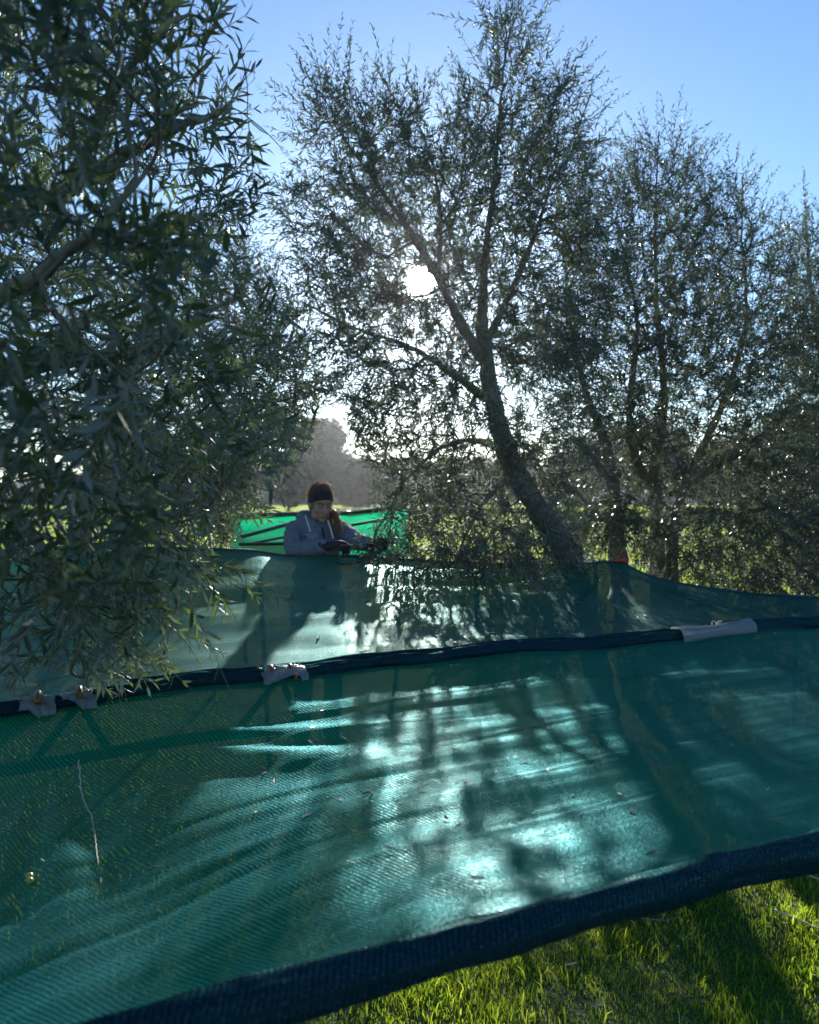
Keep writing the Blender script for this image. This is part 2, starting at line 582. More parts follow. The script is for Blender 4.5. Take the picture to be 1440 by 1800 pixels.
PA, dA = clumped(210000, -0.8, 2.9, 2.0, 4.6)
HA = 0.012 + 0.022 * rng.uniform(0, 1, len(PA)) ** 1.5 + 0.024 * np.clip(dA, 0, 1) * rng.uniform(0, 1, len(PA))
HA += (rng.uniform(0, 1, len(PA)) < 0.02) * rng.uniform(0.02, 0.06, len(PA))
PB, dB = clumped(45000, -3.5, 4.5, 1.0, 9.0)
HB = 0.03 + 0.05 * rng.uniform(0, 1, len(PB))
grass('grass', np.vstack([PA, PB]), np.concatenate([HA, HB]),
      np.concatenate([rng.uniform(0.0014, 0.0034, len(PA)), rng.uniform(0.004, 0.008, len(PB))]))
yy = 9 + 60 * rng.uniform(0, 1, 70000) ** 1.6
xx = yy * rng.uniform(-0.6, 0.75, len(yy))
grass('field_grass', np.stack([xx, yy], -1), rng.uniform(0.08, 0.26, len(yy)), rng.uniform(0.01, 0.02, len(yy)) * (0.6 + yy / 25))

M_HILL = plain('wooded_hill', (0.04, 0.055, 0.03), 0.95, 0.5, 0.6, bump=1.0, bscale=1.2)


def vnoise_h(a, b, seed):
    f = np.vectorize(lambda x, y: noise.noise(Vector((x, y, seed))))
    return f(a, b)


# ------------------------------------------------------------------ far trees


def far_tree(label, x, y, h, w, group, seed):
    r2 = np.random.default_rng(seed)
    z0 = float(ground_z(x, y))
    root = thing('distant_tree', label, 'tree', (x, y, z0), group)
    tp = np.array([[0, 0, -0.1], [0.1, 0, h * 0.25], [0.0, 0.1, h * 0.5], [0.1, 0, h * 0.75]])
    pts = resample(tp, 0.4)
    parts = [tube(pts, np.linspace(0.05, 0.015, len(pts)) * h * 0.6, 7)]
    for k in range(5):
        a = r2.uniform(0, 6.28)
        b0 = pts[int(len(pts) * r2.uniform(0.35, 0.8))]
        e = b0 + np.array([math.cos(a) * w * 0.3, math.sin(a) * w * 0.3, h * 0.2])
        parts.append(tube(resample([b0, (b0 + e) / 2 + [0, 0, -0.1], e], 0.4), 0.02 * h * 0.5, 5))
    V, F = merge(parts)
    new_obj('trunk', mesh_np('trunk', V, F, M_BARK), root)
    ctr, n = [], 3600
    lob = [(r2.uniform(-0.32, 0.32) * w, r2.uniform(-0.3, 0.3) * w, h * r2.uniform(0.3, 0.86), w * r2.uniform(0.17, 0.3)) for _ in range(15)]
    for lx, ly, lz, lr in lob:
        d = norm(r2.normal(size=(n // 3, 3)))
        rr = lr * r2.uniform(0.55, 1.05, (n // 3, 1))
        ctr.append(np.array([lx, ly, lz]) + d * rr * np.array([1, 1, 0.8]))
    C = np.vstack(ctr)
    C[:, 2] = np.clip(C[:, 2], 0.06 * h, h)
    n = len(C)
    a = norm(r2.normal(size=(n, 3)))
    b = norm(np.cross(a, r2.normal(size=(n, 3))))
    s = r2.uniform(0.04, 0.1, (n, 1)) * w ** 0.5 * 0.9
    V = np.stack([C - a * s, C + b * s * 0.45, C + a * s, C - b * s * 0.45], 1).reshape(-1, 3)
    q = np.arange(4 * n).reshape(n, 4)
    c_ = new_obj('crown', mesh_np('crown', V, q, M_FAR, smooth=False), root)
    c_['kind'] = 'stuff'


far_tree('hazy round topped tree beyond the field above the head of the person', -5.6, 52, 6.0, 5.2, None, 1)
far_tree('lower hazy tree beside the round topped one beyond the field', -7.4, 50, 3.6, 3.6, None, 2)
for k, (x, y, h, w) in enumerate([(-20, 60, 7, 7), (-13, 58, 5, 6), (-2.4, 56, 3.4, 5), (2, 60, 3.6, 5), (6.5, 58, 4.0, 5), (11, 50, 4.6, 5), (16, 54, 6, 6), (22, 56, 5, 6), (28, 58, 7, 7)]):
    far_tree('grey green tree in the hazy row far behind the olive trees', x, y, h, w, 'hazy trees far behind the grove', 10 + k)

hx = np.linspace(-150, 170, 260); hy = np.linspace(0, 1, 14)
HX, HY = np.meshgrid(hx, hy)
ridge = 4.2 + 1.6 * np.sin(HX * 0.05 + 2) + vnoise_h(HX * 0.09, HY, 1.0) * 2.0 + vnoise_h(HX * 0.5, HY * 3, 4.0) * 0.8
HZ = ridge * np.sin(HY * math.pi / 2) ** 0.7 - 0.2
i = np.arange(HX.size).reshape(HX.shape)
hill = new_obj('hill', mesh_np('hill', np.stack([HX, 78 + HY * 30 + vnoise_h(HX * 0.4, HY * 5, 9.0) * 2, HZ], -1).reshape(-1, 3), np.stack([i[:-1, :-1], i[:-1, 1:], i[1:, 1:], i[1:, :-1]], -1).reshape(-1, 4), M_HILL))
hill['kind'] = 'structure'

# ------------------------------------------------------------------ harvest nets


def rail_line(p0, p1, x0, x1, sag=0.0, n=80):
    """straight pole through two points, extended to x0..x1"""
    p0, p1 = np.array(p0), np.array(p1)
    x = np.linspace(x0, x1, n)
    tt = (x - p0[0]) / (p1[0] - p0[0])
    P = p0 + (p1 - p0) * tt[:, None]
    return P


F0, F1 = at(400, 1775, 0.955), at(1440, 1492, 1.3945)
B0, B1, B2 = at(0, 1254, 2.42), at(490, 1184, 2.76), at(1440, 1098, 3.79)
NS, NT = 340, 240
sF = rail_line(F0, F1, -1.35, 2.6, n=NS)
bx = np.linspace(-2.4, 2.75, NS)
left = bx < B1[0]
sB = np.where(left[:, None], B1 + (B0 - B1) * ((bx - B1[0]) / (B0[0] - B1[0]))[:, None], B1 + (B2 - B1) * ((bx - B1[0]) / (B2[0] - B1[0]))[:, None])
sB[:, 2] += 0.006 * np.sin(bx * 5.0) - 0.004 * np.sin(bx * 11)
sF[:, 2] += 0.003 * np.sin(sF[:, 0] * 5.0)


def sheet(E0, E1, sag_f, wrinkle, nt):
    n = len(E0)
    tt = np.linspace(0, 1, nt)
    P = E0[:, None, :] + (E1 - E0)[:, None, :] * tt[None, :, None]
    s = np.concatenate([[0], np.cumsum(np.linalg.norm(np.diff(E0, axis=0), axis=1))])
    wd = np.linalg.norm(E1 - E0, axis=1)
    U = np.repeat(s[:, None], nt, 1)
    Vv = wd[:, None] * tt[None, :]
    P[..., 2] -= sag_f(U, tt[None, :] + 0 * U, P)
    P[..., 2] += wrinkle(U, Vv, P) * np.minimum(1, 6 * tt * (1 - tt))[None, :]
    i = np.arange(n * nt).reshape(n, nt)
    q = np.stack([i[:-1, :-1], i[1:, :-1], i[1:, 1:], i[:-1, 1:]], -1).reshape(-1, 4)
    return P.reshape(-1, 3), q, np.stack([U, Vv], -1).reshape(-1, 2)


def vnoise(a, b, seed=0.0):
    f = np.vectorize(lambda x, y: noise.noise(Vector((x, y, seed))))
    return f(a, b)


def sag1(U, t_, P):
    L_ = np.clip((1.75 - U) / 1.1, 0, 1); L_ = L_ * L_ * (3 - 2 * L_)
    skew = t_ ** 0.6 * (1 - t_) / 0.414
    return 4 * t_ * (1 - t_) * (0.08 + 0.012 * np.sin(U * 1.7)) * (1 - L_) + skew * 0.3 * L_


def wr1(U, Vv, P):
    a = vnoise(U * 1.1, Vv * 6.5, 3.1) * (0.018 - 0.01 * np.clip((1.9 - U) / 0.6, 0, 1))
    b = vnoise(U * 2.6 + Vv * 1.5, Vv * 17, 7.7) * 0.005
    # folds drawn towards the left corner of the net
    X, Y = P[..., 0], P[..., 1]
    ang = np.arctan2(Y - 2.3, X + 1.0)
    rr = np.hypot(X + 1.0, Y - 2.3)
    c_ = np.sin(ang * 16 + 2 * np.sin(ang * 5)) * 0.008 * np.exp(-((rr - 0.6) / 0.4) ** 2)
    cr = 0 * U
    for v0, u0, k_, L_, h_ in ((1.42, 2.0, .02, .5, .006), (1.25, 1.7, -.05, .7, .005), (1.05, 2.3, .03, .6, .006), (.9, 1.5, -.06, .5, -.005), (.72, 2.1, .04, .8, .005), (.6, 1.3, .02, .6, -.005), (1.5, 1.1, .05, .5, .005), (.45, 1.9, .03, .7, .004), (1.15, .9, .1, .4, .006), (.8, .8, .12, .5, -.006)):
        cr = cr + 0.45 * h_ * np.exp(-((Vv - v0 - k_ * (U - u0) - .01 * np.sin(U * 9)) / 0.012) ** 2) * np.exp(-((U - u0) / L_) ** 4)
    return a + b + c_ + cr


NV1, Nq1, Nuv1 = sheet(sF, sB, sag1, wr1, NT)

net1 = thing('harvest_net', 'nearest teal green harvest net sagging between two poles above the grass', 'net', (0, 1.9, 0))
B = np.array([0, 1.9, 0])
new_obj('net_sheet', mesh_np('net_sheet', NV1 - B, Nq1, M_NET, uv=Nuv1), net1)


def rolled(line, r, sides=28, twist=1.6, lump=0.12, seed=0):
    pts = resample(line[::3], 0.02)
    V, F = tube(pts, r, sides)
    k = len(pts)
    a = np.tile(np.arange(sides) * 2 * math.pi / sides, k)
    s = np.repeat(np.arange(k) * 0.02, sides)
    d = lump * r * (0.6 * np.sin(a * 2 + s * twist * 3) + 0.5 * np.sin(a * 5 - s * twist * 6 + np.sin(s * 7)) + 0.5 * np.sin(s * 19 + seed + np.sin(a + s * 3)))
    sp_ = np.mod(a / (2 * math.pi) + s / 0.16, 1.0)          # cloth wound on in a slow spiral
    d = d + r * 0.1 * (sp_ ** 2)
    d = d + r * 0.1 * np.array([noise.noise(Vector((math.cos(x) * 1.3, math.sin(x) * 1.3, y * 9 + seed))) + 0.5 * noise.noise(Vector((math.cos(x) * 3, math.sin(x) * 3, y * 30 + seed))) for x, y in zip(a, s)])
    ctr = np.repeat(pts, sides, 0)
    n = norm(V[:k * sides] - ctr)
    V[:k * sides] += n * d[:, None]
    uvs = np.vstack([np.stack([s, a * r], -1), [[0, 0], [0, 0]]])
    return V, F, uvs


V, F, uvs = rolled(sF, 0.028, seed=1)
new_obj('edge_roll', mesh_np('edge_roll', V - B, F, M_ROLL, uv=uvs), net1)
V, F, uvs = rolled(sB + [0, 0, 0.002], 0.027, seed=4, lump=0.16)
new_obj('rail', mesh_np('rail', V - B, F, M_ROLL, uv=uvs), net1)
# loose hem folded over the rail
for off, rr, zz in ((0.034, 0.012, 0.022),):
    V, F, uvs = rolled(sB[100:] + [-0.3 * off, off, zz], rr, sides=14, seed=9, lump=0.3)
    new_obj('hem_fold', mesh_np('hem_fold', V - B, F, M_ROLL, uv=uvs), net1)


def pole(a, b, r, parent, base, name='pole', bend=0.0):
    a, b = np.array(a), np.array(b)
    mid = (a + b) / 2 + np.array([0, 0, -bend])
    pts = resample([a, mid, b], 0.08)
    V, F = tube(pts, r, 12)
    return new_obj(name, mesh_np(name, V - base, F, M_POLE), parent)


def on_rail(px):
    x_, y_, _ = proj(sB)
    return sB[np.argmin(np.abs(x_ - px))]


# supporting frame beneath the rail: struts in V shape, a lower bar and legs to the grass
low = sB + np.array([-0.05, 0.06, -0.2])
V, F = tube(low[:140:4], 0.02, 12)
new_obj('lower_bar', mesh_np('lower_bar', V - B, F, M_POLE), net1)
for px in (-150, 140, 490):
    j = on_rail(px)
    k = int(np.argmin(np.linalg.norm(sB - j, axis=1)))
    pole(j + [-0.01, 0.005, -0.02], low[max(0, k - 7)], 0.012, net1, B, 'strut')
    pole(j + [0.01, 0.005, -0.02], low[min(NS - 1, k + 7)], 0.012, net1, B, 'strut')
for px in (-330, 1700):
    j = on_rail(px)
    k = int(np.argmin(np.linalg.norm(sB - j, axis=1)))
    g_ = low[k] + [0.0, 0.12, 0]
    pole(low[k], [g_[0], g_[1], float(ground_z(g_[0], g_[1])) - 0.03], 0.02, net1, B, 'leg')

# plastic film tied round the rail joints, with brown pipe rings


def film_wrap(px0, px1, r, parent, base, flare=0.35, droop=0.0):
    a, b = on_rail(px0), on_rail(px1)
    n, sd = 34, 30
    tt = np.linspace(0, 1, n)
    ctr = a + (b - a) * tt[:, None] + np.array([0, 0, 0.002])
    d = norm(b - a)
    n1_ = norm(np.cross(d, [0, 0, 1.0])); n2_ = np.cross(n1_, d)
    aa = np.arange(sd) * 2 * math.pi / sd
    rad = r * (0.92 + flare * np.abs(2 * tt - 1.08) ** 1.1)
    w = np.array([[noise.noise(Vector((math.cos(x) * 1.6, math.sin(x) * 1.6, s * 5.0 + px0))) for x in aa] for s in tt]) * 0.16
    w += 0.06 * np.sin(aa * 7 + 3)[None, :] * (1 - np.abs(2 * tt - 1))[:, None]
    Rr = rad[:, None] * (1 + w)
    V = ctr[:, None, :] + Rr[..., None] * (np.cos(aa)[None, :, None] * n1_ + np.sin(aa)[None, :, None] * n2_)
    if droop:
        lowm = np.clip(-np.sin(aa), 0, 1)[None, :, None] * (np.abs(np.sin(tt * 7 + 1)))[:, None, None]
        V = V + lowm * np.array([-0.01, -0.02, -droop])
    i = np.arange(n * sd).reshape(n, sd)
    q = np.stack([i[:-1], np.roll(i, -1, 1)[:-1], np.roll(i, -1, 1)[1:], i[1:]], -1).reshape(-1, 4)
    me = mesh_np('plastic_wrap', V.reshape(-1, 3) - base, q, M_PLASTIC)
    o = new_obj('plastic_wrap', me, parent)
    so = o.modifiers.new('thickness', 'SOLIDIFY'); so.thickness = 0.0016
    # tie knot
    kpts = []
    mid = ctr[n // 2 + 1]
    for q_ in range(3):
        c0 = mid + d * rng.uniform(-0.01, 0.012) + n2_ * r * 1.0
        a3 = np.linspace(0, 2 * math.pi * 0.85, 10)
        rr = 0.008 + 0.004 * q_
        kpts.append(tube(c0 + np.stack([np.cos(a3) * rr, np.sin(a3) * rr * 0.6, np.sin(a3 * 1.5 + q_) * rr + 0.006], -1), 0.0035, 6))
    V, F = merge(kpts)
    new_obj('tie_knot', mesh_np('tie_knot', V - base, F, M_PLASTIC), parent)


def ring(px, r, parent, base, tube_r=0.009, arc=2 * math.pi, lift=0.0):
    c0 = on_rail(px) + [0, 0, lift]
    d = norm(on_rail(px + 30) - on_rail(px - 30))
    n1_ = norm(np.cross(d, [0, 0, 1.0])); n2_ = np.cross(n1_, d)
    a3 = np.linspace(0.3, 0.3 + arc, 26)
    pts = c0 + np.cos(a3)[:, None] * n1_ * r + np.sin(a3)[:, None] * n2_ * r + d * (a3 * 0.0025)[:, None]
    V, F = tube(pts, tube_r, 9)
    o = new_obj('pipe_ring', mesh_np('pipe_ring', V - base, F, M_RING), parent)


def torn_film(px0, px1, parent, base, drop):
    """a loose torn scrap hanging from the joint"""
    a, b = on_rail(px0), on_rail(px1)
    n, mm = 22, 10
    tt = np.linspace(0, 1, n); vv = np.linspace(0, 1, mm)
    P = np.empty((n, mm, 3))
    for i_, s in enumerate(tt):
        for j_, v in enumerate(vv):
            nz = noise.noise(Vector((s * 5 + px0, v * 4, 1.3)))
            ang = -0.5 + v * (2.0 + 0.5 * math.sin(s * 4 + px0))
            rr = 0.031 + 0.008 * nz + (0.02 * v if v > 0.7 else 0)
            P[i_, j_] = a + (b - a) * s + np.array([0.45, -0.89, 0]) * rr * math.sin(ang) * 1.1 + np.array([0, 0, rr * math.cos(ang)]) + [0.012 * nz, 0, -drop * max(0, v - 0.65) * (0.5 + abs(math.sin(s * 5 + px0)))]
    i = np.arange(n * mm).reshape(n, mm)
    q = np.stack([i[:-1, :-1], i[1:, :-1], i[1:, 1:], i[:-1, 1:]], -1).reshape(-1, 4)
    o = new_obj('plastic_scrap', mesh_np('plastic_scrap', P.reshape(-1, 3) - base, q, M_PLASTIC), parent)
    so = o.modifiers.new('thickness', 'SOLIDIFY'); so.thickness = 0.0014
    # frayed bits standing up on top
    bits = []
    for _ in range(26):
        s = np.clip(rng.normal(0.5, 0.22), 0, 1)
        c0 = a + (b - a) * s + np.array([0, 0.0, 0.03])
        e = c0 + np.array([rng.uniform(-.018, .018), rng.uniform(-.012, .012), rng.uniform(0.001, 0.014)])
        w_ = norm(np.array([rng.normal(), rng.normal(), 0.5])) * rng.uniform(0.001, 0.006)
        bits.append((np.array([c0 - w_, c0 + w_, e + w_ * 0.5, e - w_ * 0.3]), [np.array([[0, 1, 2, 3]])]))
    V, F = merge(bits)
    fb = new_obj('frayed_film', mesh_np('frayed_film', V - base, F, M_PLASTIC, smooth=False), parent)
    fb['kind'] = 'stuff'


film_wrap(1188, 1318, 0.032, net1, B, flare=0.5)
torn_film(455, 535, net1, B, 0.05)
ring(470, 0.033, net1, B, 0.009); ring(476, 0.034, net1, B, 0.009); ring(508, 0.033, net1, B, 0.008)
torn_film(36, 92, net1, B, 0.04)
ring(66, 0.034, net1, B, 0.01, lift=0.008)
torn_film(105, 168, net1, B, 0.01)
ring(138, 0.034, net1, B, 0.01, lift=0.006); ring(143, 0.034, net1, B, 0.01, lift=0.006)

# second panel
E = np.array([[-3.4, 4.0, 1.18], at(120, 962, 4.35), at(250, 964, 4.4), at(430, 968, 4.5), at(500, 977, 4.6), at(590, 978, 4.66), at(660, 980, 4.7), at(760, 987, 4.85),
              at(900, 992, 5.0), at(1010, 993, 5.1), at(1085, 989, 5.12), at(1160, 1019, 5.0), at(1300, 1041, 4.85), at(1440, 1051, 4.65), [3.1, 4.7, 0.93]])
Er = resample(E, 0.03)
kk = np.concatenate([[0], np.cumsum(np.linalg.norm(np.diff(Er, axis=0), axis=1))])
bs = np.concatenate([[0], np.cumsum(np.linalg.norm(np.diff(sB, axis=0), axis=1))])
NS2 = 260
sE = np.stack([np.interp(np.linspace(0, kk[-1], NS2), kk, Er[:, i]) for i in range(3)], -1)
sB2 = np.stack([np.interp(np.linspace(0, bs[-1], NS2), bs, sB[:, i]) for i in range(3)], -1) + [-0.01, 0.02, 0.008]


def sag2(U, t_, P):
    return 4 * t_ * (1 - t_) * (0.055 + 0.02 * np.sin(U * 1.3 + 1))


def wr2(U, Vv, P):
    X, Y = P[..., 0], P[..., 1]
    a = vnoise(U * 1.0, Vv * 4.5, 5.1) * 0.018
    b = vnoise(U * 3.1, Vv * 9, 2.7) * 0.006
    ang = np.arctan2(Y - 5.1, X - 1.25)
    rr = np.hypot(X - 1.25, Y - 5.1)
    c_ = np.sin(ang * 24 + 3 * np.sin(ang * 7)) * 0.016 * np.exp(-((rr - 0.55) / 0.5) ** 2)
    return a + b + c_


NV2, Nq2, Nuv2 = sheet(sB2, sE, sag2, wr2, 110)
net2 = thing('harvest_net', 'dappled teal harvest net rising from the taped pole to the leaning trunk', 'net', (0, 3.8, 0))
B_2 = np.array([0, 3.8, 0])
new_obj('net_sheet', mesh_np('net_sheet', NV2 - B_2, Nq2, M_NET2, uv=Nuv2), net2)
V, F, uvs = rolled(sE, 0.009, sides=10, seed=2, lump=0.3)
new_obj('hem', mesh_np('hem', V - B_2, F, M_ROPE), net2)
for kx in (30, 100, 150, 180, 225):
    e = sE[kx]
    pole(e + [0, 0, -0.01], [e[0] + 0.04, e[1] + 0.1, float(ground_z(e[0], e[1])) - 0.03], 0.014, net2, B_2, 'prop_pole')
NETXY = NV2.reshape(NS2, 110, 3)[::4, ::4].reshape(-1, 3)


def net2_z(P):
    """height of the second panel below points (nan far away from it)"""
    out = np.full(len(P), -9.0)
    for i in range(0, len(P), 4000):
        d = ((P[i:i + 4000, None, :2] - NETXY[None, :, :2]) ** 2).sum(-1)
        j = d.argmin(1)
        ok = d[np.arange(len(j)), j] < 0.012
        out[i:i + 4000] = np.where(ok, NETXY[j, 2], -9.0)
    return out


# third net behind the person, lit from behind
net3 = thing('harvest_net', 'bright green backlit harvest net on dark poles behind the person', 'net', (-0.5, 6.6, 0))
B_3 = np.array([-0.5, 6.6, 0])
ta = np.array([at(415, 906, 7.4), at(485, 904, 7.4), at(560, 904, 7.4), at(640, 900, 7.3), at(715, 890, 7.2)])
ba = np.array([at(390, 985, 6.1), at(470, 985, 6.1), at(560, 990, 6.1), at(640, 995, 6.1), at(720, 1000, 6.1)])
e0 = resample(ba, 0.03); e1 = resample(ta, 0.03)
n3 = 90
f0 = np.stack([np.interp(np.linspace(0, 1, n3), np.linspace(0, 1, len(e0)), e0[:, i]) for i in range(3)], -1)
f1 = np.stack([np.interp(np.linspace(0, 1, n3), np.linspace(0, 1, len(e1)), e1[:, i]) for i in range(3)], -1)
V3, q3, uv3 = sheet(f0, f1, lambda U, t_, P: 4 * t_ * (1 - t_) * 0.1, lambda U, Vv, P: vnoise(U * 2, Vv * 5, 1.1) * 0.02, 40)
new_obj('net_sheet', mesh_np('net_sheet', V3 - B_3, q3, M_NET3, uv=uv3), net3)
pole(f1[0], f1[60], 0.02, net3, B_3, 'pole'); pole(f1[58], f1[-1], 0.02, net3, B_3, 'pole')
pole(at(420, 945, 6.4), at(545, 911, 7.0), 0.015, net3, B_3, 'pole')
pole(at(420, 957, 6.3), at(540, 955, 6.3), 0.013, net3, B_3, 'pole')
pole(at(590, 928, 6.6), at(700, 909, 6.8), 0.012, net3, B_3, 'pole')
pole(at(440, 956, 6.35), at(530, 938, 6.6), 0.009, net3, B_3, 'pole')
for px in (425, 700):
    e = at(px, 905, 7.4)
    pole(e, [e[0], e[1] + 0.15, 0.0], 0.018, net3, B_3, 'leg')

# red peg where the far edge of the second net is tied
rp = at(1092, 986, 5.1)
peg = thing('net_peg', 'small red plastic peg at the high corner of the dappled net', 'peg', rp)
V, F = tube(resample([[-0.03, 0, -0.004], [0.0, 0, 0.004], [0.028, 0, 0.0]], 0.004), 0.011, 10)
V[:, 2] *= 1 + 0.5 * np.sin(V[:, 0] * 80)
new_obj('peg_body', mesh_np('peg_body', V, F, M_RED), peg)
V, F = tube(resample([[-0.1, 0.01, -0.01], [-0.06, 0, 0.0], [-0.03, 0, 0.0]], 0.01), 0.004, 6)
new_obj('cord', mesh_np('cord', V, F, M_RING), peg)

# ------------------------------------------------------------------ olive trees
LEAF_T = np.array([[0, 0, 0], [0.22, 0.36, 0.02], [0.22, 0, -0.012], [0.22, -0.36, 0.02], [0.6, 0.46, 0.0], [0.6, 0, -0.035], [0.6, -0.46, 0.0], [1.0, 0, -0.09]])
LEAF_F3 = np.array([[0, 2, 1], [0, 3, 2], [4, 5, 7], [5, 6, 7]])
LEAF_F4 = np.array([[1, 2, 5, 4], [2, 3, 6, 5]])
LOW_T = np.array([[0, 0, 0], [0.3, 0.45, 0.015], [0.3, -0.45, 0.015], [0.68, 0.4, -0.03], [0.68, -0.4, -0.03], [1.0, 0, -0.09]])
LOW_F3 = np.array([[0, 2, 1], [3, 4, 5]])
LOW_F4 = np.array([[1, 2, 4, 3]])


def leaf_variants(lm):
    out = []
    for k in range(6):
        r2 = np.random.default_rng(50 + k)
        a = np.array([0, 0.08, 0.25, 0.5, 0.75, 0.92, 1.0])
        w = np.array([0.0, 0.13, 0.36, 0.5, 0.4, 0.16, 0.0]) * r2.uniform(0.85, 1.1)
        curl = r2.uniform(-0.14, 0.03); fold = r2.uniform(0.05, 0.13)
        V, rows = [], []
        for i, (x, y) in enumerate(zip(a, w)):
            z = curl * x * x
            if y == 0:
                rows.append([len(V)]); V.append((x, 0, z))
            else:
                rows.append([len(V), len(V) + 1, len(V) + 2])
                V += [(x, y, z + fold * y), (x, 0, z), (x, -y, z + fold * y)]
        F3, F4 = [], []
        for r0, r1 in zip(rows[:-1], rows[1:]):
            if len(r0) == 1:
                F3 += [(r0[0], r1[1], r1[0]), (r0[0], r1[2], r1[1])]
            elif len(r1) == 1:
                F3 += [(r0[0], r0[1], r1[0]), (r0[1], r0[2], r1[0])]
            else:
                F4 += [(r0[0], r0[1], r1[1], r1[0]), (r0[1], r0[2], r1[2], r1[1])]
        V = np.array(V); V[:, 1] *= 0.24
        out.append(mesh_np('leaf', V, [np.array(F3), np.array(F4)], lm))
    return out


LEAF_MESH = leaf_variants(M_LEAF)


def leaf_mesh(lv, hi):
    T_, f3, f4 = (LEAF_T, LEAF_F3, LEAF_F4) if hi else (LOW_T, LOW_F3, LOW_F4)
    n, k = len(lv['p']), len(T_)
    L, W = lv['L'][:, None, None], lv['W'][:, None, None]
    V = lv['p'][:, None, :] + L * T_[None, :, 0:1] * lv['d'][:, None, :] + W * T_[None, :, 1:2] * lv['s'][:, None, :] + L * T_[None, :, 2:3] * lv['n'][:, None, :]
    i = (np.arange(n) * k)[:, None, None]
    return V.reshape(-1, 3), [(f3[None] + i).reshape(-1, 3), (f4[None] + i).reshape(-1, 4)]


def shoot_leaves(st, d0, L, bend, spacing, leafL, r2):
    """leaves in opposite pairs along curved shoots"""
    m_ = np.maximum(3, (L / spacing).astype(int))
    si = np.repeat(np.arange(len(L)), m_)
    ki = np.concatenate([np.arange(x) for x in m_])
    tt = (ki + 0.6 + r2.uniform(-0.2, 0.2, len(ki))) / m_[si]
    tt = np.clip(tt, 0.05, 1.0)
    phi0 = r2.uniform(0, 6.28, len(L))
    P = st[si] + d0[si] * (L[si] * tt)[:, None] + bend[si] * (L[si] * tt * tt)[:, None]
    T = norm(d0[si] + 2 * bend[si] * tt[:, None])
    out = {k: [] for k in 'pdsnLW'}
    ref = np.where(np.abs(T[:, 2:3]) < 0.9, np.array([[0, 0, 1.0]]), np.array([[1.0, 0, 0]]))
    A = norm(np.cross(T, ref)); Bv = np.cross(T, A)
    for sd in (0, 1):
        n = len(tt)
        phi = phi0[si] + ki * math.pi / 2 + sd * math.pi + r2.normal(0, 0.3, n)
        al = np.radians(r2.uniform(28, 62, n)) * (1 - 0.45 * tt ** 4)
        rad = A * np.cos(phi)[:, None] + Bv * np.sin(phi)[:, None]
        d = T * np.cos(al)[:, None] + rad * np.sin(al)[:, None]
        d = norm(d + r2.normal(0, 0.12, (n, 3)) + np.array([0, 0, -0.08]))
        nn = T * np.sin(al)[:, None] - rad * np.cos(al)[:, None] + np.array([0, 0, 0.45])
        s = norm(np.cross(nn, d))
        tw = r2.normal(0, 0.5, n)[:, None]
        nn = np.cross(d, s)
        s2 = s * np.cos(tw) + nn * np.sin(tw)
        nn = np.cross(d, s2)
        l = leafL * r2.uniform(0.68, 1.2, n) * (1 - 0.5 * tt ** 3)
        keep = r2.uniform(0, 1, n) < 0.9
        for k, v in zip('pdsnLW', (P, d, s2, nn, l, l * r2.uniform(0.17, 0.26, n))):
            out[k].append(v[keep])
    return {k: np.concatenate(v) for k, v in out.items()}


def sun_clear(P, rad=0.088):
    q = P - CAM
    al = q @ S
    d = np.linalg.norm(q - al[:, None] * S, axis=1)
    return d > rad * (0.75 + 0.5 * np.random.default_rng(3).uniform(0, 1, len(d)))


